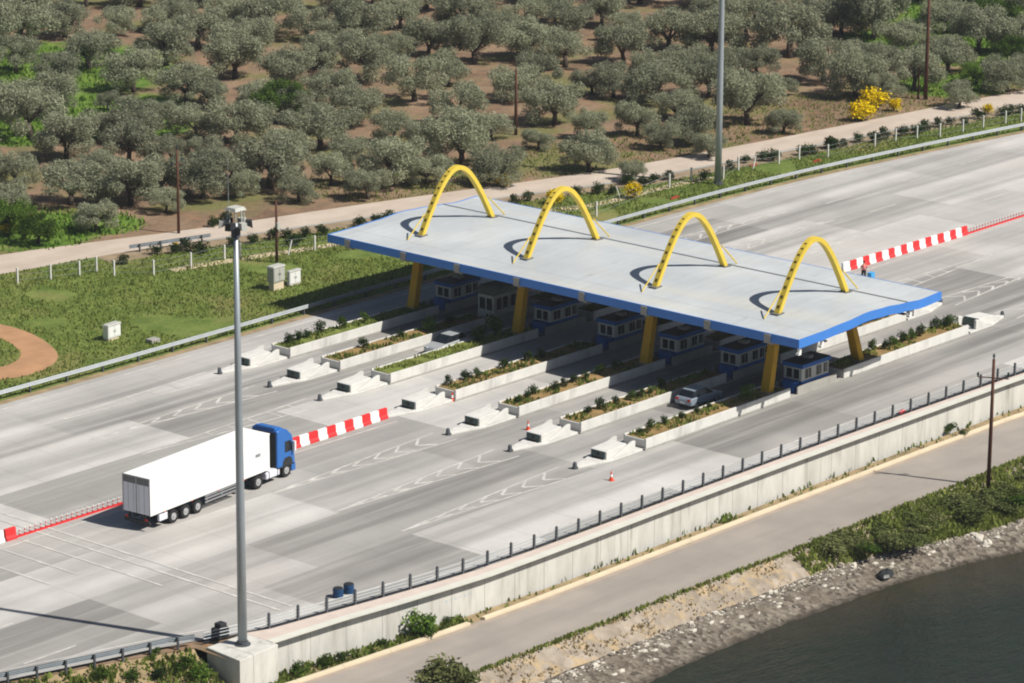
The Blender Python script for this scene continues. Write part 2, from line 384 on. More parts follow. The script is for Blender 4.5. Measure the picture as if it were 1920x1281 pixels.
# low road, strip at the foot of the wall, bank, beach, water
kerbl = [(-110, -27.5), (-85, -29.6), (-72.2, -31.0), (-68.2, -31.3), (-60.7, -31.9), (-52, -32.4), (-44.8, -32.5), (-32.7, -32.6), (-22.2, -32.7), (-4, -32.95), (8, -33.2), (30, -34.6), (60, -37.3), (140, -48.5)]
roadn = [(-110, -36.3), (-85, -37.6), (-63.2, -38.3), (-41.4, -38.8), (-27.6, -39.4), (-18.9, -39.4), (-8.1, -39.7), (1.3, -39.6), (20, -40.6), (60, -44.3), (140, -56)]
btop = [(-110, -39.2), (-85, -40.0), (-63, -40.6), (-50, -40.8), (-41.8, -41.0), (-37.4, -41.4), (-30.5, -41.6), (-27, -41.9), (-22.3, -42.9), (-12.9, -45.6), (-8.4, -46.2), (10, -49.5), (60, -60), (140, -80)]
wl = [(-110, -44.6), (-85, -44.5), (-53, -44.4), (-47.7, -44.0), (-38.9, -44.1), (-32, -44.9), (-24.8, -45.4), (-18, -46.6), (-12.4, -48.4), (-4, -51), (15, -56), (60, -68), (140, -90)]
poly_sheet('low_road', roadn+kerbl[::-1], ZL, M['low_road'])
poly_sheet('wall_foot_strip', kerbl+[(140, -47), (60, -36), (12, -32), (-16, -31.5), (-45, -31.4), (-60, -30.7), (-72, -29.3), (-85, -27), (-110, -25)], ZL-.02, M['dry'])
def zipstrip(name, a, b, za, zb, mat, n=400, jz=.0, rows=6, seed=1, sc=.35):
    rg = random.Random(seed)
    def at(L, t):
        V = [Vector((p[0], p[1], 0)) for p in L]; ds = [(q-p).length for p, q in zip(V[:-1], V[1:])]; T = t*sum(ds)
        for p, q, d in zip(V[:-1], V[1:], ds):
            if T <= d: return p.lerp(q, T/d)
            T -= d
        return V[-1]
    def atx(L, x):
        for p, q in zip(L[:-1], L[1:]):
            if p[0] <= x <= q[0]: return Vector((x, p[1]+(q[1]-p[1])*(x-p[0])/(q[0]-p[0]), 0))
        return Vector((x, L[-1][1], 0))
    mb = MB(); vs = []
    for i in range(n+1):
        x = -110+250*i/n; p = atx(a, x); q = atx(b, x)
        for j in range(rows+1):
            s = j/rows; v = p.lerp(q, s); z = za+(zb-za)*s
            if 0 < j: z += jz*noise.noise(Vector((v.x*sc, v.y*sc, seed)))*(1 if j < rows else .3)
            vs.append((v.x, v.y, z))
    R = rows+1; mb.add(vs, [(i*R+j, i*R+j+1, (i+1)*R+j+1, (i+1)*R+j) for i in range(n) for j in range(rows)])
    o = mb.build(name, mat, smooth=True); return struct(o)
def bankm():
    t = NT('stone_bank')
    v = t.n('ShaderNodeTexVoronoi'); v.inputs['Scale'].default_value = 1.6; t.l(t.coord(), v.inputs['Vector'])
    c = t.mix(t.rng(t.noise(.5, 5), .35, .65), srgb('b0a495'), srgb('91877b'))
    bw = t.n('ShaderNodeRGBToBW'); t.l(v.outputs['Color'], bw.inputs[0]); c = t.mix(t.rng(bw.outputs[0], .2, .8, 0, .45), c, srgb('7d7060')); c = t.mix(t.rng(t.noise(.9, 5, rough=.7), .5, .62, 0, .8), c, srgb('b39c78'))
    t.col(c); t.bump(v.outputs['Distance'], .6, .2); return t.done(.95, 0, .1)
def beachm():
    t = NT('pebble_beach')
    v = t.n('ShaderNodeTexVoronoi'); v.inputs['Scale'].default_value = 3.2; t.l(t.coord(), v.inputs['Vector'])
    bw = t.n('ShaderNodeRGBToBW'); t.l(v.outputs['Color'], bw.inputs[0])
    c = t.mix(t.rng(bw.outputs[0], .2, .85), srgb('4c453d'), srgb('90877a'))
    c = t.mix(t.rng(t.noise(.4, 4), .4, .65, 0, .5), c, srgb('6a5f53'))
    sp = t.n('ShaderNodeSeparateXYZ'); t.l(t.tc.outputs['Object'], sp.inputs[0]); c = t.mix(t.rng(sp.outputs['Z'], ZW+.03, ZW+.16, .65, 0), c, srgb('2b2620')); t.col(c)
    t.bump(v.outputs['Distance'], .5, .1); return t.done(.9, 0, .2)
zipstrip('bank', roadn, btop, ZL, ZB+.25, bankm(), jz=.35, seed=3)
zipstrip('beach', btop, [(x, y-2.5) for x, y in wl], ZB+.25, ZW-.45, beachm(), jz=.05, rows=8, seed=5, sc=.9)
def waterm():
    t = NT('sea')
    sep = t.n('ShaderNodeSeparateXYZ'); t.l(t.tc.outputs['Object'], sep.inputs[0])
    d = t.mth('SUBTRACT', t.mth('MULTIPLY', sep.outputs['X'], -.30), sep.outputs['Y'])
    d = t.mth('ADD', d, t.rng(t.noise(.15, 3), 0, 1, -3, 3))
    c = t.mix(t.rng(d, 52, 62), srgb('403a2c'), srgb('23291f'))
    c = t.mix(t.rng(t.noise(.35, 3), .5, .7, 0, .4), c, srgb('22301f'))
    t.col(c)
    h = t.mth('ADD', t.mth('MULTIPLY', t.noise(.55, 4, sc=(1, 2.6, 1), rot=.55), 1.0), t.mth('MULTIPLY', t.noise(2.2, 3, sc=(1, 2.2, 1), rot=.7), .35))
    t.bump(h, .8, .4); return t.done(.16, 0, .35)
poly_sheet('sea', [(-900, -38), (-120, -38), (900, -38), (900, -1200), (-900, -1200)], ZW, waterm())
# left corner: bank falling from the guardrail to the low road
zl = MB(); A = [(-170, 12), (-120, -8.75), (-100, -17.25), (-89.2, -21.75), (-82.1, -23.95), (-76.6, -26.0)]
B = [(-170, -24), (-120, -26), (-100, -27.8), (-90, -29.0), (-83, -29.7), (-76.6, -30.6)]
vs = []
for i in range(60):
    t_ = i/59*5; k = min(4, int(t_)); s = t_-k
    p = Vector(A[k]).lerp(Vector(A[k+1]), s); q = Vector(B[k]).lerp(Vector(B[k+1]), s)
    for j in range(9):
        u = j/8; v = p.lerp(q, u); z = -.06+(ZL+.03)*u**.8+(.5*noise.noise(Vector((v.x*.4, v.y*.4, 4))) if 0 < j < 8 else 0)
        vs.append((v.x, v.y, z))
zl.add(vs, [(i*9+j, i*9+j+1, (i+1)*9+j+1, (i+1)*9+j) for i in range(59) for j in range(8)])
struct(zl.build('corner_slope', M['dry'], smooth=True))
# ---------------------------------------------------------------- painted markings
mb = MB()
islY = [18.1, 12.3, 6.6, -.55, -7.3, -13.7, -20.2]
Z1 = .005
SC = [0]
def seg(a, b, w=.16, z=Z1):
    SC[0] += 1; ribbon(mb, [a, b], w, Z1+.0015*(SC[0] % 9))
for k, y in enumerate(islY):
    if k != 3:
        a = (-50.5, y+(.2 if k < 3 else -.1)); seg(a, (-31.5, y+1.25)); seg(a, (-31.5, y-1.25))
        n = 8
        for i in range(1, n):
            x = -50.5+19*i/n; h = 1.2*i/n
            if k == 2 or k == 0: seg((x, y-h), (x+.1, y+h), .14, Z1+.004)
            else: seg((x-.9, y), (x+.5, y+h), .22, Z1+.004); seg((x-.9, y), (x+.5, y-h), .22, Z1+.004)
    else:
        seg((-50.5, y-1), (-31, y-1.3)); seg((-41, y+1.2), (-31, y+1.3))
    if k != 3:
        a = (47, y*.97); seg(a, (28, y+1.2)); seg(a, (28, y-1.2))
        for i in range(1, n):
            x = 47-19*i/n; h = 1.15*i/n
            if k == 4: seg((x, y-h), (x+.1, y+h), .14, Z1+.004)
            else: seg((x+.9, y), (x-.5, y+h), .22, Z1+.004); seg((x+.9, y), (x-.5, y-h), .22, Z1+.004)
    else:
        seg((24, y-1.2), (64, y-1.1)); seg((24, y+1.2), (64, y+.8))
for x0 in (-86,):
    for y in (17.5, 11.8, 6.4, -7.6, -13.9, -20.1): seg((x0, y), (x0+4.5, y))
for x0 in (52, 64, 76, 88, 100):
    for y in (17, 11.6, 5.9, -7.2, -13.4, -20): seg((x0, y*.98), (x0+4.5, y*.98))
seg((-68, -.9+1.2), (-51, .3)); seg((-72, -2.0), (-48, -1.7))
# rumble strips
for x, w_ in ((-66.9, .22), (-68.0, .22), (-69.9, .2), (-72.2, .2), (-74.8, .2)):
    ribbon(mb, [(x, 4.5 if x > -69 else -1.8), (x, -25.4 if x > -69 else (-16 if x > -71 else -10))], w_, Z1+.016)
ribbon(mb, [(p[0], p[1]+1.9) for p in near_edge], .12, Z1)
ribbon(mb, [(p.x, p.y-1.9) for p in rail_far], .14, Z1)
struct(mb.build('lane_markings', M['mark']))
mb = MB()
for i in range(-6, 9): ribbon(mb, [(-63+i*12, -35.2-.03*i), (-59+i*12, -35.25-.03*i)], .12, ZL+.006)
struct(mb.build('road_dashes', M['low_road'])) if False else None
# ---------------------------------------------------------------- walkway slab, retaining wall, kerb
def strip3(mb, near, far, z0, z1):
    for (a, b, c, d) in zip(near[:-1], near[1:], far[1:], far[:-1]):
        mb.prism([a[:2], b[:2], c[:2], d[:2]], z0, z1)
wi = [(p[0], p[1]-.25) for p in near_edge[6:]]
def yat(L, x):
    for p, q in zip(L[:-1], L[1:]):
        if p[0] <= x <= q[0]: return p[1]+(q[1]-p[1])*(x-p[0])/(q[0]-p[0])
    return L[0][1] if x < L[0][0] else L[-1][1]
xs = [-76.3, -72.8, -71.1, -66.8, -61.7, -57, -53.6, -48, -42.6, -38, -32.5, -25, -18.2, -10, -3.9, 4, 11, 22, 35, 60, 140]
NE = [(p[0], p[1]) for p in near_edge]
mb = MB(); strip3(mb, [(x, yat(walledge, x)+.14) for x in xs[1:]], [(x, yat(NE, x)-.2) for x in xs[1:]], .0, .10)
struct(mb.build('walkway', M['walk']))
mb = MB(); strip3(mb, [(x, yat(walledge, x)+.68) for x in xs[1:]], [(x, yat(walledge, x)+1.0) for x in xs[1:]], ZL-.3, -.002)
rw = mb.build('retaining_wall', M['wall']); tag(rw, 'long pale concrete retaining wall with streaked panels above the lower road', 'wall')
c = MB(); strip3(c, [(x, yat(walledge, x)+.12) for x in xs[1:]], [(x, yat(walledge, x)+.72) for x in xs[1:]], .02, .125); c.build('coping', simple('pale_coping', srgb('d2d1c6'), .85, .06, .8), rw)
g = MB()
for a, b in ((0, .6), (.2, .2)):
    pass
gx, gy = -56.9, 0
P = G(875, 1118, -1.0)
for k in range(6):
    xx = -57.2+k*.42; yw = yat(walledge, xx)+.668
    g.add([(xx, yw, -1.1), (xx+.34, yw-.002, -1.0+.2*(k % 2)), (xx+.36, yw-.002, -.93+.2*(k % 2)), (xx+.02, yw, -1.02)], [(0, 1, 2, 3)])
g.build('graffiti', flat('faded_blue_spray', srgb('8db4cf')), rw)
b = MB(); b.prism([(-76.6, -30.25), (-72.83, -29.98), (-72.83, -26.9), (-76.3, -26.9)], ZL-.5, .12)
blk = b.build('mast_plinth', M['wall'], bevel=.04); tag(blk, 'big concrete plinth under the nearest tall light mast', 'plinth')
mb = MB()
kl = [(p[0], p[1]) for p in kerbl]
strip3(mb, [(x, yat(kl, x)-.18) for x in (-90, -80, -72.2, -68.2, -64, -60.6, -56.6)], [(x, yat(kl, x)+.18) for x in (-90, -80, -72.2, -68.2, -64, -60.6, -56.6)], ZL-.1, ZL+.2)
kx = [-55.2, -50, -44.8, -32.7, -22.2, -4, 8, 30, 60, 140]
strip3(mb, [(x, yat(kl, x)-.18) for x in kx], [(x, yat(kl, x)+.18) for x in kx], ZL-.1, ZL+.2)
struct(mb.build('kerb', M['kerb'], bevel=.03))
mb = MB(); ribbon(mb, [(x, yat(kl, x)-.42) for x in [-80, -72, -60.6]+kx], .5, ZL+.006); struct(mb.build('kerb_dust', simple('gutter_dust', srgb('a99b8d'), .95, .1, 1)))
# ---------------------------------------------------------------- parapet railing on the walkway
def railing():
    r = empty('railing', (0, 0, 0)); tag(r, 'long grey railing on square posts along the walkway above the wall', 'railing')
    line = [Vector((x, yat(NE, x)-.12, .1)) for x in xs if x > -72 or x == -76.3]
    line[0] = Vector((-75.9, -26.3, .1))
    for z in (.28, .5, .72):
        m = MB(); m.tube([p+Vector((0, .1, z)) for p in line], .028, 6); m.build('rail', M['steel'], r)
    m = MB()
    for p, q in zip(line[:-1], line[1:]):
        n = Vector((0, .15, 0)); m.hexa([p+n, q+n, q+n+Vector((0, .1, 0)), p+n+Vector((0, .1, 0))], [v+Vector((0, 0, .05)) for v in (p+n, q+n, q+n+Vector((0, .1, 0)), p+n+Vector((0, .1, 0)))])
    m.build('foot_shade_strip', M['dark'], r)  # dark strip standing in for the shadow line at the railing foot
    pm = MB(); pm.box(-.075, .075, -.07, .07, 0, 1.05); pm.box(-.05, .05, -.045, .045, 1.05, 1.1)
    first = None
    for p, a in walk(line[1:], 2.39, .0):
        if p.x > 70: break
        if first is None: o = first = pm.build('post', M['post'], r)
        else: o = first.copy(); S.collection.objects.link(o); o.parent = r
        o.location = p; o.rotation_euler = (0, 0, a)
    return r
railing()
def wbeam(name, line, zt, label, cat, posts, side=1, colr='steel', blockout=.0, group=None):
    r = empty(name, (0, 0, 0)); tag(r, label, cat, group)
    prof = [(0, 0), (.05, .05), (.0, .11), (.05, .16), (0, .21), (.05, .27), (0, .32)]
    m = MB(); L = [Vector(p) for p in line]; vs = []
    for i, p in enumerate(L):
        d = (L[min(i+1, len(L)-1)]-L[max(i-1, 0)]).normalized(); n = Vector((-d.y, d.x, 0))*side
        for a, z in prof: vs.append(p+n*(a+.02)+Vector((0, 0, zt-.36+z*1.1)))
        for a, z in prof[::-1]: vs.append(p+n*(a-.03)+Vector((0, 0, zt-.36+z*1.1)))
    k = len(prof)*2; m.add(vs, [(i*k+j, i*k+(j+1) % k, (i+1)*k+(j+1) % k, (i+1)*k+j) for i in range(len(L)-1) for j in range(k)])
    m.build('beam', M[colr], r)
    pm = MB(); pm.box(-.06, .06, -.09, .09, -.3, zt-.02)
    if blockout: pm.box(-.09, .09, .09, .09+blockout, zt-.34, zt-.06)
    first = None
    for p, a in walk(L, posts, 1):
        if p.x > 115 or p.x < -100: continue
        if first is None: o = first = pm.build('post', M['post'], r)
        else: o = first.copy(); S.collection.objects.link(o); o.parent = r
        off = Vector((math.sin(a), -math.cos(a), 0))*(.13+blockout*.0)*side
        o.location = p+off; o.rotation_euler = (0, 0, a if side > 0 else a+math.pi)
    return r
wbeam('guardrail', rail_far, .85, 'long steel guardrail between the far lane and the green verge', 'guardrail', 4.0, side=-1)
wbeam('guardrail', [(x, y+.0, 0) for x, y in ((-140, -1.5), (-120, -9), (-100, -17.4), (-89.2, -21.8), (-82.1, -24.0), (-78, -25.1), (-76.4, -25.9))], .8, 'short steel guardrail at the near left corner beside the concrete plinth', 'guardrail', 2.0, side=1, colr='rail_grey', blockout=.12)
wbeam('guardrail', [(*G(x, y).xy, 0) for x, y in ((243, 474), (320, 463), (395, 452))], .75, 'short low steel guardrail along the narrow far road at left', 'guardrail', 2.2, side=1, colr='rail_grey')
# ---------------------------------------------------------------- canopy
def zroof(x):
    t_ = (x-CX0)/19.6
    K = [(0, 0), (.15, .03), (.32, .16), (.48, .36), (.6, .28), (.74, .08), (.86, -.08), (1, .02)]
    for (a, u), (b_, v) in zip(K[:-1], K[1:]):
        if a <= t_ <= b_:
            s = (t_-a)/(b_-a); s = s*s*(3-2*s); return u+(v-u)*s
    return 0
CX0, CX1, CY0, CY1, CZ = -10.75, 8.85, -26.0, 25.1, 6.97
OPM = simple('opening_brown', (.09, .065, .015), .8)
def canopy():
    r = empty('toll_canopy', (0, 0, 0))
    tag(r, 'wide pale toll canopy with blue edge and four yellow arches on top', 'canopy')
    N = 60; X = [CX0+(CX1-CX0)*i/N for i in range(N+1)]
    m = MB(); vs = []
    for x in X:
        for y in (CY0+.06, CY1-.06): vs.append((x, y, CZ+zroof(x)))
    for x in X:
        for y in (CY0+.06, CY1-.06): vs.append((x, y, CZ+zroof(x)-.12))
    n2 = 2*(N+1)
    fs = [(2*i, 2*i+1, 2*i+3, 2*i+2) for i in range(N)]
    m.add(vs, fs+[tuple(n2+k for k in f) for f in fs])
    m.build('roof', roofm(), r, smooth=True)
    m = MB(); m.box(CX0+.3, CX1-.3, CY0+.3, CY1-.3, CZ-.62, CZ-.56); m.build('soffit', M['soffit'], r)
    m = MB()     # fascia: four blue faces, thick plates, following the wave
    for ya, yb in ((CY0-.06, CY0+.06), (CY1-.06, CY1+.06)):
        for a, b in zip(X[:-1], X[1:]):
            za, zb = CZ+zroof(a)+.03, CZ+zroof(b)+.03
            m.add([(a, ya, za-.72), (b, ya, zb-.72), (b, yb, zb-.72), (a, yb, za-.72), (a, ya, za), (b, ya, zb), (b, yb, zb), (a, yb, za)],
                  [(0, 3, 2, 1), (4, 5, 6, 7), (0, 1, 5, 4), (2, 3, 7, 6)])
    m.box(CX0-.1, CX0, CY0-.06, CY1+.06, CZ-.69, CZ+.03); m.box(CX1, CX1+.1, CY0-.06, CY1+.06, CZ-.69, CZ+.03)
    m.build('fascia', M['blue'], r)
    m = MB(); m.box(4.1, 4.3, CY0+.1, CY1-.1, CZ+zroof(4.2)-.05, CZ+zroof(4.2)+.04); m.build('rear_strip', M['dark_strip'], r)  # narrow dark grey strip along the rear part of the roof
    for y in (22.7, 16.1, 9.9, 3.2, -3.9, -10.5, -17.0, -23.0):
        m = MB(); m.box(CX0-.19, CX0-.095, y-.3, y+.3, CZ-.78, CZ-.05); m.box(CX0+.3, CX1-.3, y-.16, y+.16, CZ-1.0, CZ-.62); m.build('cross_beam', M['grey_conc'], r)
    for x in (-6.6, 4.4):
        m = MB(); m.box(x-.2, x+.2, CY0+.4, CY1-.4, CZ-1.1, CZ-1.002); m.build('long_beam', M['dark'], r)
    prof = lambda u: 5.35*(1-(math.sqrt(.49+u*u)-.7)/(math.sqrt(1.49)-.7))
    for k, y in enumerate((18.45, 6.3, -7.75, -20.3)):
        a = empty('arch', (0, 0, 0)); a.parent = r
        K = 44; m = MB(); O = []; 
        for i in range(K+1):
            u = -1+2*i/K; x = -1.3+4.68*u; z = CZ+.1+prof(u)
            u2 = u+.001; dx = 4.68*.001; dz = prof(u2)-prof(u); l = math.hypot(dx, dz); nx, nz = -dz/l, dx/l
            O.append((x, z, nx, nz))
        vs = []
        for x, z, nx, nz in O:
            for s_, yy in ((.19, y-.25), (.19, y+.25), (-.19, y+.25), (-.19, y-.25)): vs.append((x+nx*s_, yy, z+nz*s_))
        m.add(vs, [(i*4+j, i*4+(j+1) % 4, (i+1)*4+(j+1) % 4, (i+1)*4+j) for i in range(K) for j in range(4)]+[(0, 1, 2, 3), (K*4, K*4+1, K*4+2, K*4+3)])
        bpy.data.objects.remove(a)
        a = m.build('arch', M['yellow'], r)
        m = MB()
        for i in list(range(1, 18, 2))+list(range(27, 43, 2)):
            (x, z, nx, nz), (x2, z2) = O[i], (O[i][0]*.4+O[i+1][0]*.6, O[i][1]*.4+O[i+1][1]*.6)
            p = [(x+nx*.191, y-.12, z+nz*.191), (x+nx*.191, y+.12, z+nz*.191), (x2+nx*.191, y+.12, z2+nz*.191), (x2+nx*.191, y-.12, z2+nz*.191)]
            m = MB(); m.hexa(p, [(q[0]+nx*.012, q[1], q[2]+nz*.012) for q in p]); m.build('opening', OPM, a)
        for s_ in (-1, 1):
            bx = -1.3+s_*4.68
            m = MB(); m.box(bx-.45, bx+.45, y-.4, y+.4, CZ+zroof(bx)+.01, CZ+zroof(bx)+.1); m.build('foot_plate', M['band'], a)
            m = MB(); m.cyl((bx-s_*.45, y, CZ+2.0), (bx+s_*1.75, y, CZ+zroof(bx+s_*1.7)+.05), .06, n=6); m.build('stay', M['yellow'], a)
        for s_ in (-1, 1):
            m = MB(); xt, xb = -1.3+s_*4.75, (-7.1 if s_ < 0 else 5.5)
            m.hexa([(xb-.33, y-.42, .85), (xb+.33, y-.42, .85), (xb+.33, y+.42, .85), (xb-.33, y+.42, .85)], [(xt-.28, y-.34, CZ-.63), (xt+.28, y-.34, CZ-.63), (xt+.28, y+.34, CZ-.63), (xt-.28, y+.34, CZ-.63)])
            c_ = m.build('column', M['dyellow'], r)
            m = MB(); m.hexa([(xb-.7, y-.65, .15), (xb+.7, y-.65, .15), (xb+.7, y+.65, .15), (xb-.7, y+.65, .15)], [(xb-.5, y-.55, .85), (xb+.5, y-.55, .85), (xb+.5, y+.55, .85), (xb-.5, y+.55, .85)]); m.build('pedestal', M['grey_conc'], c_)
    for x in (-10.4, -7.4, 4.8):
        m = MB(); m.box(x-.14, x+.14, CY0+.1, CY0+.3, CZ-1.15, CZ-.7); m.box(x-.3, x+.05, CY0+.05, CY0+.35, CZ-1.3, CZ-1.12); m.build('floodlight', M['white'], r)
    return r
def roofm():
    t = NT('roof_sheet_metal')
    c = t.mix(t.rng(t.noise(.12, 5, rough=.6), .35, .65), srgb('b4b9bc'), srgb('c8cccd'))
    c = t.mix(t.rng(t.noise(1, 5, sc=(.05, .6, 1)), .5, .75, 0, .3), c, srgb('9fa5a6'))
    c = t.mix(t.rng(t.noise(.8, 5, sc=(.35, 1, 1), rough=.7), .6, .72, 0, .3), c, srgb('8d8a80'))
    c = t.mix(t.rng(t.noise(.35, 4, sc=(1, .1, 1)), .55, .7, 0, .45), c, srgb('cfc9ba'))
    sep = t.n('ShaderNodeSeparateXYZ'); t.l(t.tc.outputs['Object'], sep.inputs[0])
    md = t.mth('LESS_THAN', t.mth('MODULO', t.mth('ADD', sep.outputs['Y'], 100), 1.05), .05)
    c = t.mix(t.mth('MULTIPLY', md, .35), c, srgb('8f9494'))
    lx = t.mth('LESS_THAN', t.mth('ABSOLUTE', t.mth('ADD', sep.outputs['X'], 8.15)), .06)
    c = t.mix(t.mth('MULTIPLY', lx, .5), c, srgb('9c988c'))
    t.col(c); return t.done(.5, 0, .35)
canopy()
# ---------------------------------------------------------------- islands, booths, planters
LFT = ['leftmost', 'second from left', 'third from left', 'middle', 'third from right', 'second from right', 'rightmost']
grassp = simple('planter_grass', srgb('6f7a3a'), .95, .3, 1.2, grime=srgb('94774a'))
earthp = simple('planter_earth', srgb('93794f'), .95, .25, 1.0, grime=srgb('6c7436'))
def planter(parent, x0, x1, y, soilm):
    W = 1.12; m = MB(); h = .92
    m.box(x0, x1, y-W, y-W+.14, .14, h); m.box(x0, x1, y+W-.14, y+W, .14, h)
    m.box(x0, x0+.14, y-W+.14, y+W-.14, .14, h-.12); m.box(x1-.14, x1, y-W+.14, y+W-.14, .14, h-.12)
    p = m.build('planter_wall', M['white_conc'], parent, bevel=.015)
    m = MB(); nx = int((x1-x0)/.4); vs = []
    for i in range(nx+1):
        for j in range(5):
            x = x0+.14+(x1-x0-.28)*i/nx; yy = y-W+.14+(2*W-.28)*j/4
            vs.append((x, yy, h-.1+.13*noise.noise(Vector((x*.8, yy*.8, 1)))))
    m.add(vs, [(i*5+j, (i+1)*5+j, (i+1)*5+j+1, i*5+j+1) for i in range(nx) for j in range(4)])
    m.build('planting_bed', soilm, parent, smooth=True)
    rgp = random.Random(int(x0*7+soilm.name.__len__()*3+len(S.objects))); m = MB()
    for _ in range(int((x1-x0)*42)):
        x = rgp.uniform(x0+.3, x1-.3); yy = rgp.uniform(-W+.25, W-.25)
        if noise.noise(Vector((x*.5, yy*.5, len(S.objects)*.1))) < -.1: continue
        hh = rgp.uniform(.1, .32); a = rgp.uniform(0, 3.14); dx, dy = math.cos(a)*hh*.4, math.sin(a)*hh*.4
        m.add([(x-dx, yy-dy, h-.12), (x+dx, yy+dy, h-.12), (x+dx*.3+rgp.uniform(-.1, .1), yy+dy*.3, h-.1+hh), (x-dx*.5, yy-dy*.5, h-.12+hh)], [(0, 1, 2, 3)])
    if m.v: q = m.build('weeds', M['grass'], parent); q['kind'] = 'stuff'
def cushion(parent, y, s, x_end, x_tip):
    """low kerbed tongue with a concrete crash block; s=-1 points to -X, s=+1 to +X"""
    W = 1.05; X = lambda d: x_end+s*d
    L = abs(x_tip-x_end)
    m = MB(); m.prism([(X(-.0), y-W), (X(L*.55), y-W*.95), (X(L-.2), y-.25), (X(L-.2), y+.25), (X(L*.55), y+W*.95), (X(0), y+W)][::(1 if s > 0 else -1)], .0, .22)
    m.build('tongue', M['white_conc'], parent, bevel=.04)
    m = MB()
    pr = [(X(4.1), .22), (X(1.7), .22), (X(1.7), .98), (X(3.9), .86), (X(4.1), .82)]
    m.xprism(pr, y-.78, y+.78)
    for q_ in (-1, 1): m.xprism([(X(3.5), .22), (X(.9), .22), (X(.9), 1.05), (X(1.3), 1.02)], y+min(q_*.8, q_*1.03), y+max(q_*.8, q_*1.03))
    m.build('crash_block', M['white_conc'], parent, bevel=.03)
    m = MB()
    if s < 0:
        m.box(X(4.22), X(4.112), y-.62, y+.62, .24, .8); m.build('dark_panel', M['green_panel'], parent)
        m = MB(); m.box(X(4.32), X(4.224), y-.62, y+.62, .22, .3); m.box(X(4.3), X(4.224), y-.1, y+.1, .45, .65); m.build('lamp_box', M['dark'], parent)
    else:
        m.box(X(1.55), X(1.69), y-.74, y+.74, .24, .92); m.build('dark_panel', M['green_panel'], parent)
    m = MB(); m.cyl((X(L-.1), y, 0), (X(L-.1), y, .42), .2, .16, 10); m.ball((X(L-.1), y, .42), .16, 10, 6); m.build('bollard', M['post'], parent)
for k, y in enumerate(islY):
    r = empty('toll_island', (0, y, 0)); tag(r, 'long raised toll island with white walls, %s of the seven' % LFT[k], 'traffic island', 'toll islands')
    def mk(parent, fn): pass
    yy = 0.0
    m = MB(); m.box(-24, 20.6, -1.14, 1.14, 0, .139); m.build('kerb_base', M['grey_conc'], r, bevel=.02)
    sm = grassp if k in (0, 2) else earthp
    planter(r, -23.9, -5.3, 0, sm)
    planter(r, 2.1, 20.5, 0, sm)
    for ys_ in (-1.12, .98):
        m = MB(); m.box(-4.3, 1.1, ys_, ys_+.14, .14, .8); m.build('booth_kerb', M['grey_conc'], r, bevel=.01)
    cushion(r, 0, -1, -24.2, -31.2)
    cushion(r, 0, 1, 20.9, 27.6)
def booth(y, k):
    r = empty('toll_booth', (0, y, .14), 0)
    m = MB(); m.box(-3.0, 2.3, -.93, .93, 0, 1.05)
    body = m.build('lower_body', M['boothblue'], r, bevel=.03)
    m = MB(); m.box(-2.98, 2.28, -.9, .9, 1.05, 2.35); m.build('upper_body', M['boothwhite'], r)
    m = MB(); m.box(-3.15, 2.45, -1.05, 1.05, 2.35, 2.75); m.build('roof_edge', M['boothblue'], r, bevel=.03)
    m = MB(); m.box(-3.05, 2.35, -.95, .95, 2.75, 2.8); rt = m.build('roof_top', M['dark'], r)
    m = MB(); m.box(-.6, .2, -.4, .4, 2.8, 3.1); m.build('cooling_unit', M['grey_conc'], rt, bevel=.02)
    for x0, x1 in ((-2.3, -1.2), (-.1, .8), (1.3, 2.0)):
        for s_ in (-1, 1):
            m = MB(); m.box(x0, x1, min(s_*.9, s_*.94), max(s_*.9, s_*.94), 1.25, 2.15); w_ = m.build('window', M['glass'], r)
            m = MB(); xm = (x0+x1)/2; m.box(xm-.03, xm+.03, min(s_*.94, s_*.96), max(s_*.94, s_*.96), 1.25, 2.15); m.box(x0-.05, x1+.05, min(s_*.94, s_*.97), max(s_*.94, s_*.97), 1.18, 1.245); m.build('frame', M['boothwhite'], w_)
    for a, b in ((-.62, -.1), (.1, .62)):
        m = MB(); m.box(-3.02, -2.982, a, b, 1.25, 2.15); m.build('window', M['glass'], r)
    m = MB(); m.box(2.282, 2.32, -.4, .4, .1, 2.1); d = m.build('door', M['boothwhite'], r)
    m = MB(); m.box(2.32, 2.36, .25, .33, 1.0, 1.1); m.build('handle', M['dark'], d)
    m = MB(); m.box(-4.1, -3.03, -.7, .5, 0, 1.1); m.build('front_cabinet', M['boothblue'], r, bevel=.04)
    return r
b0 = booth(0, 0)
for k, y in enumerate(islY):
    if k == 1: continue
    o = b0 if k == 0 else copy_tree(b0)
    o.location = (-1.4, y, .14); o.scale = (.7, 1, .84)
    tag(o, 'blue and white toll booth on the %s island under the canopy' % LFT[k], 'toll booth', 'blue toll booths')
def kiosk(y):
    r = empty('toll_kiosk', (-2.4, y, .14), 0, (.95, 1, .9)); tag(r, 'taller pale grey toll kiosk with a small pitched roof, second from left', 'toll booth')
    m = MB(); m.box(-2.1, 2.1, -.92, .92, 0, 2.75); m.build('body', M['boothgrey'], r, bevel=.03)
    m = MB(); m.xprism([(-2.4, 2.75), (2.4, 2.75), (1.4, 3.35), (-1.4, 3.35)], -1.1, 1.1); m.build('roof', simple('grey_green_roof', srgb('7d857c'), .7), r)
    for x0, x1 in ((-1.7, -1.1), (-.8, -.2), (.3, .9), (1.2, 1.8)):
        for s_ in (-1, 1):
            m = MB(); m.box(x0, x1, min(s_*.922, s_*.95), max(s_*.922, s_*.95), 1.2, 2.35); m.build('window', M['glass'], r)
    for a, b in ((-.7, -.1), (.1, .7)):
        m = MB(); m.box(-2.14, -2.102, a, b, 1.2, 2.35); m.build('window', M['glass'], r)
kiosk(islY[1])
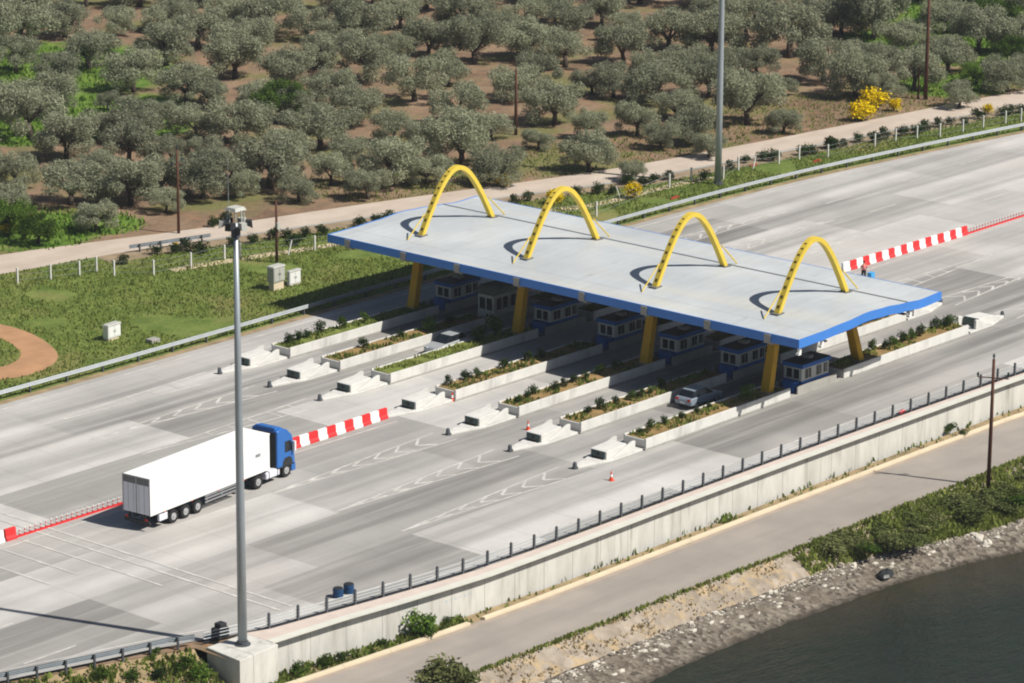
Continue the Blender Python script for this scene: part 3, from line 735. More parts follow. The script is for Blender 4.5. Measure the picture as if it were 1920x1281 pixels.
# ---------------------------------------------------------------- truck
def wheel(parent, x, y, R=.5, W=.3, s=1):
    m = MB(); m.cyl((x, y-W/2, R), (x, y+W/2, R), R, n=20); t_ = m.build('wheel', M['tyre'], parent, bevel=.03)
    m = MB(); yo = y+s*W/2; m.cyl((x, yo-s*.02, R), (x, yo+s*.015, R), R*.58, R*.52, n=16); m.cyl((x, yo, R), (x, yo+s*.05, R), R*.2, n=10); m.build('rim', M['rim'], t_)
def truck():
    r = empty('semi_truck', (-62.7, -7.2, 0), .107)
    tag(r, 'long white semi-trailer truck with a blue cab approaching the toll islands', 'truck')
    m = MB(); m.box(0, 13.6, .0, 2.52, 1.22, 4.0); m.build('trailer_box', M['trailer'], r, bevel=.04)
    m = MB(); m.box(-.03, -.002, .06, 1.24, 1.25, 3.415); m.box(-.03, -.002, 1.28, 2.46, 1.25, 3.415)
    d = m.build('rear_doors', M['door_grey'], r)
    m = MB()
    m.box(0, 13.6, -.022, -.002, 3.86, 4.0); m.box(0, 13.6, -.022, -.002, 1.2, 1.34)
    m.build('edge_trim', M['white'], r)
    for i_ in range(1, 11):
        m = MB(); m.box(i_*1.236-.02, i_*1.236+.02, -.012, -.002, 1.345, 3.855); m.build('panel_rib', M['door_grey'], r)
    m = MB(); m.box(11.9, 12.5, -.012, -.003, 2.5, 2.75); m.build('maker_plate', M['silver'], r)
    for yy_ in (-.03, 2.53):
        for x_ in (1.5, 4.5, 7.5, 10.5):
            m = MB(); m.box(x_, x_+.12, yy_-.01, yy_+.01, 1.14, 1.2); m.build('side_marker', M['orange'], r)
    m = MB(); m.box(-.035, -.003, .06, 2.46, 3.42, 3.92); m.build('top_band', M['band'], d)
    m = MB()
    for yy in (.5, 1.0, 1.5, 2.0): m.cyl((-.06, yy, 1.3), (-.06, yy, 3.9), .009, n=6)
    m.box(-.045, -.036, 1.2, 1.3, 1.25, 3.9); m.build('lock_bars', M['silver'], d)
    m = MB(); m.box(-.05, -.003, -.02, .06, 1.2, 4.0); m.box(-.05, -.003, 2.46, 2.54, 1.2, 4.0); m.box(-.05, -.003, .06, 2.46, 3.925, 4.0); m.build('rear_frame', M['silver'], r)
    m = MB(); m.box(.1, 13.0, .75, 1.0, .85, 1.215); m.box(.1, 13.0, 1.5, 1.75, .85, 1.215); m.box(-.02, .12, .08, 2.44, .5, .75); m.box(-.02, .1, .4, .6, .75, 1.2); m.box(-.02, .1, 1.9, 2.1, .75, 1.2); m.build('chassis', M['dark'], r)
    for yy in (.25, 2.1):
        m = MB(); m.box(-.05, -.02, yy, yy+.25, .78, .95); m.build('tail_light', M['lamp_red'], r)
    for x in (2.6, 3.95, 5.3):
        for yy, s_ in ((.22, -1), (2.3, 1)): wheel(r, x, yy, .5, .36, s_)
    for yy in (.02, 2.44):
        m = MB()
        for z in (.55, .8, 1.02): m.box(6.1, 9.9, yy, yy+.06, z, z+.12)
        for x in (6.3, 8, 9.7): m.box(x, x+.08, yy+.01, yy+.05, .5, 1.2)
        m.build('side_guard', M['silver'], r)
    m = MB()
    for yy in (.02, 2.3): m.box(1.0, 1.9, yy, yy+.2, .55, 1.05)
    m.build('pallet_box', M['door_grey'], r, bevel=.02)
    m = MB()
    for yy in (.55, 1.9): m.box(10.35, 10.5, yy, yy+.12, .3, 1.2); m.box(10.25, 10.6, yy-.05, yy+.18, .24, .3)
    m.build('landing_leg', M['dark'], r)
    m = MB(); m.box(10.9, 16.6, .8, 1.72, .62, .98); m.build('tractor_frame', M['dark'], r)
    for yy, s_ in ((.3, -1), (2.22, 1)): wheel(r, 12.25, yy, .52, .55, s_); wheel(r, 15.75, yy, .52, .33, s_)
    for yy in (.03, 1.87):
        m = MB(); m.box(13.2, 14.85, yy, yy+.62, .42, .98); m.build('fuel_tank', M['door_grey'], r, bevel=.12, seg=3)
        m = MB()
        for x in (13.5, 14.5): m.box(x, x+.06, yy-.012, yy+.632, .41, .99)
        m.build('tank_strap', M['dark'], r)
    # cab
    m = MB(); m.xprism([(14.55, .95), (14.55, 3.85), (15.0, 3.95), (15.75, 3.75), (16.35, 3.2), (16.55, 2.5), (16.65, 1.3), (16.68, .95)], .04, 2.48)
    cb = m.build('cab', M['cabblue'], r, bevel=.09, seg=3)
    m = MB(); m.box(16.25, 16.75, .05, 2.47, .35, .94); m.build('bumper', M['cabblue'], r, bevel=.06)
    m = MB(); m.box(14.52, 14.56, .2, 2.32, 1.0, 3.7); m.build('cab_rear', M['dark'], r)
    m = MB(); m.hexa([(16.605, .2, 1.95), (16.605, 2.32, 1.95), (16.61, 2.32, 1.96), (16.61, .2, 1.96)], [(16.42, .2, 3.05), (16.42, 2.32, 3.05), (16.43, 2.32, 3.06), (16.43, .2, 3.06)]); m.build('windscreen', M['glass'], cb)
    for yy, s_ in ((.04, -1), (2.48, 1)):
        m = MB(); m.xprism([(15.45, 2.0), (16.3, 2.0), (16.15, 2.85), (15.45, 2.85)], min(yy, yy+s_*.012), max(yy, yy+s_*.012)); m.build('side_window', M['glass'], cb)
        m = MB(); m.box(16.25, 16.45, min(yy+s_*.08, yy+s_*.3), max(yy+s_*.08, yy+s_*.3), 1.95, 2.75); m.box(16.3, 16.36, min(yy, yy+s_*.1), max(yy, yy+s_*.1), 2.6, 2.66); m.build('mirror', M['lamp_clear'], cb, bevel=.02)
        m = MB(); m.xprism([(14.6, .98), (15.15, .98), (15.2, 1.35), (15.45, 1.6), (16.05, 1.6), (16.3, 1.35), (16.32, .98), (16.55, .98), (16.55, .9), (14.6, .9)], min(yy, yy+s_*.015), max(yy, yy+s_*.015)); m.build('wheel_arch', M['dark'], cb)
        m = MB(); m.box(16.69, 16.77, min(yy-s_*.1, yy-s_*.5), max(yy-s_*.1, yy-s_*.5), .6, .82); m.build('headlight', M['lamp_clear'], r)
    m = MB(); m.xprism([(14.56, 3.86), (14.58, 4.1), (15.3, 4.0), (15.7, 3.77)], .3, 2.2); m.build('roof_spoiler', M['cabblue'], cb, bevel=.08)
truck()
# ---------------------------------------------------------------- cars
def car(loc, rz, mat, label):
    r = empty('parked_car' if False else 'car', loc, rz); tag(r, label, 'car')
    m = MB(); P_ = [(-2.05, .35), (-2.1, .75), (-1.9, .98), (-.9, 1.0), (.95, .95), (1.9, .78), (2.1, .6), (2.08, .3)]
    m.xprism(P_, -.84, .84); b = m.build('body', mat, r, bevel=.1, seg=3)
    m = MB()
    m.hexa([(-1.85, -.78, .95), (1.05, -.78, .95), (1.05, .78, .95), (-1.85, .78, .95)], [(-1.45, -.6, 1.45), (.2, -.6, 1.45), (.2, .6, 1.45), (-1.45, .6, 1.45)])
    c_ = m.build('cabin', M['glass'], r, bevel=.05)
    m = MB(); m.box(-1.42, .17, -.58, .58, 1.42, 1.48); m.build('roof', mat, c_, bevel=.02)
    for x in (-1.3, 1.3):
        for yy, s_ in ((-.74, -1), (.74, 1)): wheel(r, x, yy, .32, .2, s_)
    for yy in (-.6, .6):
        m = MB(); m.box(2.0, 2.1, yy-.16, yy+.16, .62, .74); m.build('headlight', M['lamp_clear'], r)
        m = MB(); m.box(-2.12, -2.03, yy-.14, yy+.14, .72, .9); m.build('tail_light', M['lamp_red'], r)
    m = MB(); m.box(-2.13, -2.05, -.26, .26, .5, .62); m.build('number_plate', M['white'], r)
    return r
car((*G(838, 658).xy, 0), math.pi+.03, M['carsilver'], 'silver hatchback coming out of the canopy shade between two planters')
car((*G(1310, 757).xy, 0), .0, M['carblue'], 'pale blue car waiting in the canopy shade near the right islands')
# ---------------------------------------------------------------- barriers
def barrier_mesh(mat):
    m = MB(); m.yprism([(-.26, .0), (.26, .0), (.26, .14), (.14, .34), (.1, .85), (-.1, .85), (-.14, .34), (-.26, .14)], -.49, .49)
    m.box(-.3, -.12, -.27, .27, .0, .06); m.box(.12, .3, -.27, .27, .0, .06)
    return m
proto = {}
def barrier(p, a, col, lab):
    if col not in proto:
        proto[col] = barrier_mesh(None).build('road_barrier', M[col], bevel=.02); o = proto[col]
    else: o = proto[col].copy(); S.collection.objects.link(o)
    o.location = p; o.rotation_euler = (0, 0, a)
    tag(o, lab, 'road barrier', 'red and white barriers')
def barrier_row(p0, p1, n, first, lab):
    p0 = Vector(p0); p1 = Vector(p1); a = math.atan2(p1.y-p0.y, p1.x-p0.x); cnt = {'red': 0, 'bwhite': 0}
    for i in range(n):
        c_ = ('red', 'bwhite')[(i+(0 if first == 'red' else 1)) % 2]; cnt[c_] += 1
        p = p0.lerp(p1, (i+.5)/n)+Vector((0, rnd.uniform(-.04, .04), 0))
        barrier(p, a+rnd.uniform(-.03, .03), c_, lab % (ordn(cnt[c_]), 'red' if c_ == 'red' else 'white'))
barrier_row((-42.0, -.75, 0), (-30.95, -.62, 0), 11, 'red', '%s %s plastic barrier counted from the truck cab to the islands')
barrier_row((31.0, -.45, 0), (50.8, -.9, 0), 20, 'bwhite', '%s %s plastic barrier counted from the canopy rear towards the right')
barrier_row((-72.05, -.85, 0), (-69.8, -.85, 0), 2, 'bwhite', '%s %s plastic barrier at the far left end of the line')
sepm = None
def separator(i, p, a, lab, grp):
    global sepm
    if sepm is None:
        r = empty('lane_separator', p, a)
        m = MB(); m.xprism([(-.49, 0), (.49, 0), (.49, .1), (-.49, .1)], -.1, .1); m.build('base', M['red'], r)
        for x in (-.25, .25):
            m = MB(); m.cur = 0; m.cyl((x, 0, .12), (x, 0, .5), .045, n=6); q = m.build('post', M['red'], r)
            m = MB(); m.cyl((x, 0, .26), (x, 0, .36), .052, n=6); m.build('reflective_band', M['bwhite'], q)
            m = MB(); m.cyl((x, 0, .5), (x, 0, .62), .05, n=6); m.build('reflective_band', M['bwhite'], q)
        sepm = r; o = r
    else: o = copy_tree(sepm)
    o.location = p; o.rotation_euler = (0, 0, a); tag(o, lab, 'lane separator', grp)
for i in range(15): separator(i, (-69.25+i*1.0, -.88, 0), 0, '%s red lane separator with two small posts behind the truck, from left' % ordn(i+1), 'separators behind the truck')
for i in range(14): separator(i, (51.3+i*1.0, -.92, 0), 0, '%s red lane separator with two posts, after the last right-hand barrier' % ordn(i+1), 'separators beyond the canopy')
def cone(p, lab):
    r = empty('traffic_cone', p); tag(r, lab, 'traffic cone')
    m = MB(); m.box(-.2, .2, -.2, .2, 0, .05); m.cyl((0, 0, .05), (0, 0, .75), .15, .03, 12); m.build('body', M['orange'], r)
    m = MB(); m.cyl((0, 0, .3), (0, 0, .5), .11, .078, 12); m.build('reflective_band', M['bwhite'], r)
cone(G(1146, 901), 'orange and white cone standing on the near lane beside the rightmost island')
cone(G(990, 806), 'small orange cone beside the crash block of the second island from right')
cone(G(848, 752), 'orange cone against the planter end of the middle island')
# ---------------------------------------------------------------- masts and poles
def mast(base, h, r0, r1, lab, head=True):
    r = empty('light_mast', base); tag(r, lab, 'light mast')
    m = MB(); m.tube([(0, 0, 0), (0, 0, h*.33), (0, 0, h*.66), (0, 0, h)], [r0, r0*.8+r1*.2, r0*.45+r1*.55, r1], 16); m.build('pole', M['mast'], r, smooth=True)
    m = MB(); m.cyl((0, 0, 0), (0, 0, .08), r0*1.7, n=16); m.cyl((0, 0, .08), (0, 0, .25), r0*1.25, n=16); m.build('base_flange', M['post'], r)
    if head:
        m = MB(); m.cyl((0, 0, h-.35), (0, 0, h-.2), .62, n=20); m.cyl((0, 0, h-.9), (0, 0, h-.3), .3, n=12); m.build('platform', M['post'], r)
        m = MB()
        for k in range(8):
            a = k*math.pi/4; m.cyl((.55*math.cos(a), .55*math.sin(a), h-.2), (.5*math.cos(a), .5*math.sin(a), h+.9), .05, n=6)
        m.hexa([(-.5, -.5, h+.85), (.5, -.5, h+.85), (.5, .5, h+.85), (-.5, .5, h+.85)], [(-.4, -.4, h+1.05), (.4, -.4, h+1.05), (.4, .4, h+1.05), (-.4, .4, h+1.05)]); m.build('hood', M['boothgrey'], r)
        for k in range(6):
            a = k*math.pi/3+.3; c_ = Vector((math.cos(a), math.sin(a), 0))
            m = MB(); p = c_*.62+Vector((0, 0, h-.1)); t_ = c_.cross(Vector((0, 0, 1)))*.2
            m.hexa([p-t_, p+t_, p+t_+c_*.45-Vector((0, 0, .2)), p-t_+c_*.45-Vector((0, 0, .2))], [v+Vector((0, 0, .28)) for v in (p-t_, p+t_, p+t_+c_*.4, p-t_+c_*.4)])
            f_ = m.build('floodlight', M['dark' if k % 2 else 'boothgrey'], r)
        m = MB(); m.cyl((-.3, .3, h+1.2), (-.3, .3, h+4.2), .02, .01, 5); m.build('lightning_rod', M['steel'], r)
mast((-74.4, -28.29, .12), 28.2, .31, .15, 'very tall grey light mast on the concrete plinth in the left foreground')
mast((*G(1346, 345).xy, 0), 32, .36, .17, 'tall grey light mast on the verge behind the canopy')
def pole(base, h, r0, lab, arm=None, rail=False):
    r = empty('utility_pole', base); tag(r, lab, 'utility pole')
    m = MB(); m.tube([(0, 0, -.2), (.03, 0, h*.5), (0, 0, h)], [r0, r0*.85, r0*.65], 9); m.build('pole', M['wood'], r, smooth=True)
    if arm:
        d = Vector((math.cos(arm), math.sin(arm), 0)); m = MB(); m.cyl(d*-1.2+Vector((0, 0, h-1.4)), d*1.2+Vector((0, 0, h-1.55)), .05, n=6); m.build('crossarm', M['wood'], r)
        for s_ in (-1.15, .0, 1.15):
            m = MB(); p = d*s_+Vector((0, 0, (h if s_ == 0 else h-1.45))); m.cyl(p, p+Vector((0, 0, .18)), .05, n=8); m.cyl(p+Vector((0, 0, .18)), p+Vector((0, 0, .42)), .11, .06, n=8); m.build('insulator', M['green_panel'], r)
    if rail:
        m = MB(); m.box(-.2, .2, -.35, -.18, h*.55, h*.55+.6); m.build('meter_box', M['boothgrey'], r)
pole((*G(1853, 909, ZL+.1).xy, ZL-.05), 10.2, .17, 'brown utility pole with a crossarm between the lower road and the shrubs', arm=-.9)
pole((*G(335, 437).xy, 0), 8.2, .15, 'reddish wooden pole at the olive grove edge on the left', arm=.4)
pole((*G(519, 492).xy, 0), 5.9, .15, 'wooden pole behind the grey cabinet on the green verge', rail=True)
pole((*G(967, 252).xy, 0), 7.2, .2, 'dark wooden pole standing among the olive trees above the canopy')
pole((*G(1735, 186).xy, 0), 13.5, .24, 'tall dark wooden pole near the yellow bushes by the far road', arm=.4)
pole((*G(1721, 184).xy, 0), 3.6, .13, 'short leaning stub pole beside the tall dark pole')
# ---------------------------------------------------------------- cabinets
def cabinet(p, rz, dims, zb, mat, lab, base='sand', legs=False):
    r = empty('utility_cabinet', p, rz); tag(r, lab, 'cabinet'); a, b, h = dims
    m = MB(); m.box(-a*.45, a*.45, -b*.4, b*.4, -.1, zb); m.build('base', M['kerb'], r, bevel=.02)
    m = MB(); m.box(-a/2, a/2, -b/2, b/2, zb, zb+h); c_ = m.build('box', mat, r, bevel=.02)
    m = MB(); m.hexa([(-a/2-.06, -b/2-.06, zb+h), (a/2+.06, -b/2-.06, zb+h), (a/2+.06, b/2+.06, zb+h), (-a/2-.06, b/2+.06, zb+h)], [(-a/2, -b/2, zb+h+.12), (a/2, -b/2, zb+h+.12), (a/2, b/2, zb+h+.12), (-a/2, b/2, zb+h+.12)]); m.build('lid', M['boothgrey'], r)
    for s_ in (-1, 1):
        m = MB(); m.box(min(0, s_*(a/2-.06))+.02, max(0, s_*(a/2-.06))-.02, -b/2-.03, -b/2-.002, zb+.1, zb+h-.1); d = m.build('door', mat, r, bevel=.01)
        m = MB(); m.box(s_*.1-.02, s_*.1+.02, -b/2-.06, -b/2-.03, zb+h*.45, zb+h*.6); m.build('handle', M['dark'], d)
cabinet((*G(518, 542).xy, 0), .05, (1.5, .8, 1.35), .75, M['boothgrey'], 'grey double-door cabinet on a cream base beside the wooden pole')
cabinet((*G(551, 534).xy, 0), .05, (1.5, .35, 1.2), .1, M['white'], 'low white cabinet just right of the grey double-door cabinet')
cabinet((*G(210, 636).xy, 0), .1, (1.6, .6, 1.1), .2, M['white'], 'white cabinet alone in the grass near the left guardrail')
m = MB(); p = G(287, 641); m.box(p.x-.5, p.x+.5, p.y-.4, p.y+.4, -.1, .3); o = m.build('manhole_block', M['grey_conc'], bevel=.04); tag(o, 'small concrete block in the grass behind the left guardrail', 'concrete block')
# blue drums by the railing
for i, (px, py, rz) in enumerate(((641, 1122, .2), (661, 1114, 1.2))):
    p = G(px, py); r = empty('plastic_drum', (p.x, p.y+.35, 0), rz)
    m = MB(); m.cyl((0, 0, .0), (0, 0, .62), .36, n=18); m.cyl((0, 0, .2), (0, 0, .24), .38, n=18); m.cyl((0, 0, .46), (0, 0, .5), .38, n=18); m.build('body', M['drum'], r, bevel=.02)
    m = MB(); m.cyl((0, 0, .62), (0, 0, .67), .33, n=18); m.build('lid', M['dark'], r)
    tag(r, ('left' if i == 0 else 'right')+' one of two blue drums standing behind the walkway railing', 'drum')
p = G(413, 1196); m = MB(); m.box(p.x-.5, p.x+.5, p.y-.35, p.y+.35, 0, .75); m.box(p.x-.25, p.x+.35, p.y-.3, p.y+.3, .75, 1.05); o = m.build('control_box', M['dark'], bevel=.05); tag(o, 'dark control box behind the rail at the foot of the near mast', 'control box')
m = MB(); p = G(1690, 773, .1); m.hexa([(p.x-.5, p.y-.3, .1), (p.x+.5, p.y-.25, .1), (p.x+.45, p.y+.25, .1), (p.x-.4, p.y+.2, .1)], [(p.x-.35, p.y-.15, .28), (p.x+.4, p.y-.1, .2), (p.x+.3, p.y+.12, .3), (p.x-.3, p.y+.1, .22)]); o = m.build('plastic_sack', M['red'], bevel=.04); tag(o, 'small red sack lying on the walkway beside the railing', 'sack')
# ---------------------------------------------------------------- fence on the verge
fp = [(33, 531), (95, 524), (149, 518), (181, 510), (214, 517), (288, 516), (358, 502), (421, 487), (450, 484), (590, 470), (1118, 405), (1255, 352), (1296, 340), (1356, 336), (1384, 319), (1460, 307), (1498, 299), (1552, 296), (1640, 275), (1679, 265), (1719, 260), (1762, 256), (1805, 248), (1843, 241), (1885, 232), (1914, 227)]
r = empty('wire_fence', (0, 0, 0)); tag(r, 'wire fence on white concrete posts between the verge and far road', 'fence')
pm = MB(); pm.box(-.075, .075, -.075, .075, -.2, 1.45); first = None; tops = []
for x, y in fp:
    p = G(x, y)
    if first is None: o = first = pm.build('post', M['white_conc'], r)
    else: o = first.copy(); S.collection.objects.link(o); o.parent = r
    o.location = p; tops.append(p)
for z in (.3, .8, 1.3):
    m = MB(); m.tube([q+Vector((0, 0, z)) for q in tops], .012, 4); m.build('wire', M['steel'], r)
for x, y, k in ((541, 478, 1), (1163, 372, -1), (1412, 318, 1)):
    p = G(x, y); m = MB(); m.cyl((0, 0, 0), (k*.55, .1, 1.3), .07, n=6); o = m.build('brace_post', M['white_conc']); o.location = p
    tag(o, 'leaning white brace post in the verge fence, ' + {541: 'beside the wooden pole', 1163: 'left of the round yellow bush', 1412: 'right of the far light mast'}[x], 'fence post')
# ---------------------------------------------------------------- vegetation builders
def leaves(mb, c, R, n, size, rg, flatz=.8, up=.3):
    """scatter n small leaf tufts through an ellipsoid shell round c"""
    for _ in range(n):
        d = Vector((rg.gauss(0, 1), rg.gauss(0, 1), rg.gauss(0, 1))).normalized(); q = rg.uniform(.45, 1.05)
        p = Vector((c[0]+d.x*R[0]*q, c[1]+d.y*R[1]*q, c[2]+d.z*R[2]*q))
        nrm = (d*rg.uniform(.2, 1)+Vector((rg.gauss(0, .7), rg.gauss(0, .7), rg.gauss(up, .7)))).normalized()
        a = nrm.orthogonal().normalized(); a.rotate(Matrix.Rotation(rg.uniform(0, 6.28), 3, nrm)); b = nrm.cross(a)
        s = size*rg.uniform(.6, 1.4); mb.add([p-a*s, p-b*s*.45+a*.1*s, p+a*s, p+b*s*.45], [(0, 1, 2, 3)])
def tree_meshes(kind, seed):
    rg = random.Random(seed); tr = MB(); cr = MB()
    lean = rg.uniform(-.3, .3); limbs = []
    th = rg.uniform(.9, 1.5)
    base = [Vector((0, 0, -.2)), Vector((lean*.3, 0, th*.5)), Vector((lean*.6, .1, th))]
    tr.tube(base, [.38, .28, .25], 8)
    nl = rg.randint(3, 5)
    for i in range(nl):
        a = i*6.28/nl+rg.uniform(-.4, .4); out = rg.uniform(1.3, 2.3); top = rg.uniform(2.6, 3.9)
        p = base[-1]; q = p+Vector((math.cos(a)*out*.5, math.sin(a)*out*.5, (top-th)*.55)); e = Vector((math.cos(a)*out, math.sin(a)*out, top))
        tr.tube([p, q, e], [.2, .13, .05], 6); limbs.append(e)
        for _ in range(2):
            e2 = q+Vector((rg.uniform(-1, 1), rg.uniform(-1, 1), rg.uniform(.6, 1.5))); tr.tube([q, e2], [.08, .03], 5)
    blobs = [(e+Vector((rg.uniform(-.3, .3), rg.uniform(-.3, .3), .2)), rg.uniform(.95, 1.45)) for e in limbs]
    for _ in range(rg.randint(17, 24)):
        a = rg.uniform(0, 6.28); d = 3.1*math.sqrt(rg.uniform(.02, 1)); z = rg.uniform(1.5, 4.7)-.4*max(0, d-1.2)
        blobs.append((Vector((math.cos(a)*d, math.sin(a)*d, max(1.25, z))), rg.uniform(.6, 1.2)))
    for c_, R in blobs:
        n = int(170*R*R)+60
        leaves(cr, c_, (R*1.12, R*1.12, R*.88), int(n*2.0), .125, rg)
    return tr, cr
protos = {}
def tree_proto(name, kind, matn, seed):
    r = empty(name, (0, 0, 0)); tr, cr = tree_meshes(kind, seed)
    tr.build('trunk', M['bark'], r, smooth=True); cr.build('crown', M[matn], r); r['label'] = ''; return r
used = set()
def place(pr, loc, rz, sc, label, cat, group=None):
    if pr.name in used: o = copy_tree(pr)
    else: o = pr; used.add(pr.name)
    o.location = loc; o.rotation_euler = (0, 0, rz); o.scale = sc if isinstance(sc, tuple) else (sc, sc, sc)
    for k in ('label', 'category', 'group'):
        if k in o: del o[k]
    tag(o, label, cat, group); return o
olives = [tree_proto('olive_tree', 'o', 'olive', 100+i) for i in range(10)]
OL = [(35, 45, 110), (120, 30, 90), (165, 88, 100), (28, 95, 85), (105, 118, 75), (250, 130, 85), (200, 165, 45), (80, 170, 95), (55, 212, 110), (310, 82, 110), (370, 50, 100), (440, 105, 110), (500, 28, 105), (215, 30, 70), (540, 128, 95), (575, 35, 85), (350, 150, 95), (255, 222, 95), (365, 215, 90), (445, 225, 100), (125, 255, 110), (240, 265, 105), (28, 305, 80), (130, 335, 125), (245, 335, 125), (380, 325, 105), (505, 305, 125), (600, 235, 110), (625, 160, 80), (435, 290, 80), (190, 215, 60), (320, 265, 70), (560, 185, 70), (15, 150, 60),
      (680, 40, 105), (685, 110, 100), (803, 65, 90), (890, 80, 110), (985, 70, 90), (1060, 85, 100), (1170, 78, 90), (1255, 52, 100), (1130, 12, 80), (870, 22, 100), (777, 147, 115), (670, 190, 90), (855, 190, 105), (970, 145, 90), (1040, 190, 105), (1150, 140, 75), (1230, 150, 105), (1195, 210, 70), (1105, 275, 85), (1190, 292, 50), (865, 268, 110), (935, 300, 95), (735, 300, 115), (650, 262, 80), (1240, 235, 70), (740, 225, 75), (620, 80, 80), (750, 15, 80), (980, 15, 80), (1065, 30, 75), (1010, 235, 60),
      (1335, 60, 110), (1330, 140, 95), (1480, 68, 120), (1400, 35, 85), (1640, 35, 110), (1578, 25, 85), (1545, 112, 85), (1605, 140, 100), (1715, 128, 85), (1402, 190, 115), (1470, 205, 60), (1300, 225, 75), (1420, 100, 80), (1700, 60, 80), (1780, 95, 80), (1890, 130, 90), (1835, 60, 95), (1905, 60, 90), (1770, 20, 90), (1860, 10, 80), (1530, 20, 80), (1330, 250, 55), (1660, 150, 60),
      (425, 12, 80), (330, 15, 85), (60, 5, 90), (700, -25, 100), (560, -25, 100), (640, -20, 90), (260, -25, 100), (160, -25, 90), (-40, 60, 110), (-45, 180, 110), (-50, 290, 110), (900, -30, 100), (1010, -35, 100), (1200, -30, 100), (1320, -25, 100), (1450, -30, 100), (1600, -30, 100), (1720, -35, 100), (1960, 30, 100), (1960, 110, 90), (800, -20, 90), (-30, -20, 100), (380, -30, 90),
      (300, 315, 75), (180, 385, 70), (455, 322, 65), (540, 260, 80), (300, 195, 70), (480, 165, 75), (620, 300, 80), (690, 325, 75), (790, 240, 75), (800, 300, 80), (590, 90, 75), (730, 75, 80), (640, 45, 80), (840, 120, 80), (930, 35, 75), (920, 215, 70), (1110, 135, 70), (1100, 215, 60), (1010, 120, 70), (1290, 105, 80), (1215, 105, 70), (1270, 180, 70), (1370, 95, 70), (1440, 150, 65), (1610, 85, 70), (1520, 60, 70), (390, 160, 65), (300, 20, 65), (470, 60, 75),  (1330, 10, 80), (1040, 5, 70), (1180, 25, 60), (1800, 160, 60), (1655, 95, 70), (1750, 65, 60), (1470, 135, 50), (20, 360, 70), (390, 262, 70), (180, 300, 80), (310, 350, 60), (560, 330, 70)]
pos = []
for x, y, w_ in OL:
    sc_ = w_/1.0
    p = G(x, y, 2.6)
    dist = (p-CAM).length; wid = w_*dist/F_PX
    pos.append((x, y, p, wid))
# rows by distance from the far road for the labels
def rowname(y): return 'front row beside the far road' if y > 255 else 'second row of the grove' if y > 185 else 'third row of the grove' if y > 120 else 'fourth row of the grove' if y > 60 else 'rearmost row of the grove'
rows = {}
for q in pos: rows.setdefault(rowname(q[1]), []).append(q)
for rn, lst in rows.items():
    lst.sort(key=lambda q: q[0])
    for i, (x, y, p, wid) in enumerate(lst):
        s_ = wid/5.9*rnd.uniform(.9, 1.12)
        place(olives[rnd.randrange(10)], (p.x, p.y, -.05), rnd.uniform(0, 6.28), (s_, s_, s_*rnd.uniform(.82, 1.12)),
              '%s olive tree from the left in the %s' % (ordn(i+1), rn), 'olive tree', 'olive trees of the grove')
gt = [tree_proto('leafy_tree', 'g', 'green', 201), tree_proto('leafy_tree', 'g', 'bgreen', 202)]
place(gt[0], (*G(530, 185, 2.5).xy, 0), 1, (.95, .95, .9), 'dark green leafy tree among grey olives above the two left arches', 'leafy tree', 'green trees')
for x, y, w_, lab in ((1855, 35, 95, 'dark green bushy tree in the top right corner'), (1800, 5, 90, 'dark green tree at the very top right of the grove'), (1900, 90, 70, 'dark green tree above the far road at the right margin'), (70, 418, 75, 'dark green bushy tree by the far road at the left margin'), (1128, 45, 30, 'small bright green tree among the olives behind the arches')):
    p = G(x, y, 2); place(gt[0], (p.x, p.y, 0), rnd.uniform(0, 6), w_*(p-CAM).length/F_PX/6.6, lab, 'leafy tree', 'green trees')
for x, y, w_, lab in ((1830, 125, 60, 'bright green bushy tree left of the dark one at the right margin'), (1790, 70, 50, 'bright green bushy tree right of the tall dark pole'), (20, 400, 90, 'yellowish green bushy tree at the left margin by the far road')):
    p = G(x, y, 2); place(gt[1], (p.x, p.y, -.3), rnd.uniform(0, 6), w_*(p-CAM).length/F_PX/6.6, lab, 'leafy tree', 'green trees')
# shrubs
def shrub_proto(name, mat, seed, n=5, R=.45, size=.09, tall=1.0, stem=False):
    rg = random.Random(seed); m = MB()
    for _ in range(n):
        c_ = Vector((rg.uniform(-.4, .4), rg.uniform(-.4, .4), rg.uniform(.35, .75)*tall)); q = R*rg.uniform(.7, 1.2)
        leaves(m, c_, (q, q, q*.9), 90, size, rg)
    st = MB()
    for _ in range(5):
        a = rg.uniform(0, 6.28); st.tube([(0, 0, -.15), (math.cos(a)*.15, math.sin(a)*.15, .3*tall), (math.cos(a)*.3, math.sin(a)*.3, .75*tall)], [.03, .02, .01], 5)
    r = empty(name, (0, 0, 0)); m.build('foliage', M[mat], r); st.build('stem', M['bark'], r); return r
sh_d = [shrub_proto('shrub', 'dgreen', 300+i) for i in range(4)]
sh_g = [shrub_proto('shrub', 'green', 310+i, tall=1.2) for i in range(3)]
sh_b = [shrub_proto('shrub', 'bgreen', 320+i, tall=1.0) for i in range(2)]
sh_s = [shrub_proto('shrub', 'scrub', 340+i, n=8, R=.42, size=.09, tall=.85) for i in range(4)]
broom = [shrub_proto('broom_bush', 'bloom', 330+i, n=16, R=.42, size=.08, tall=1.25) for i in range(3)]
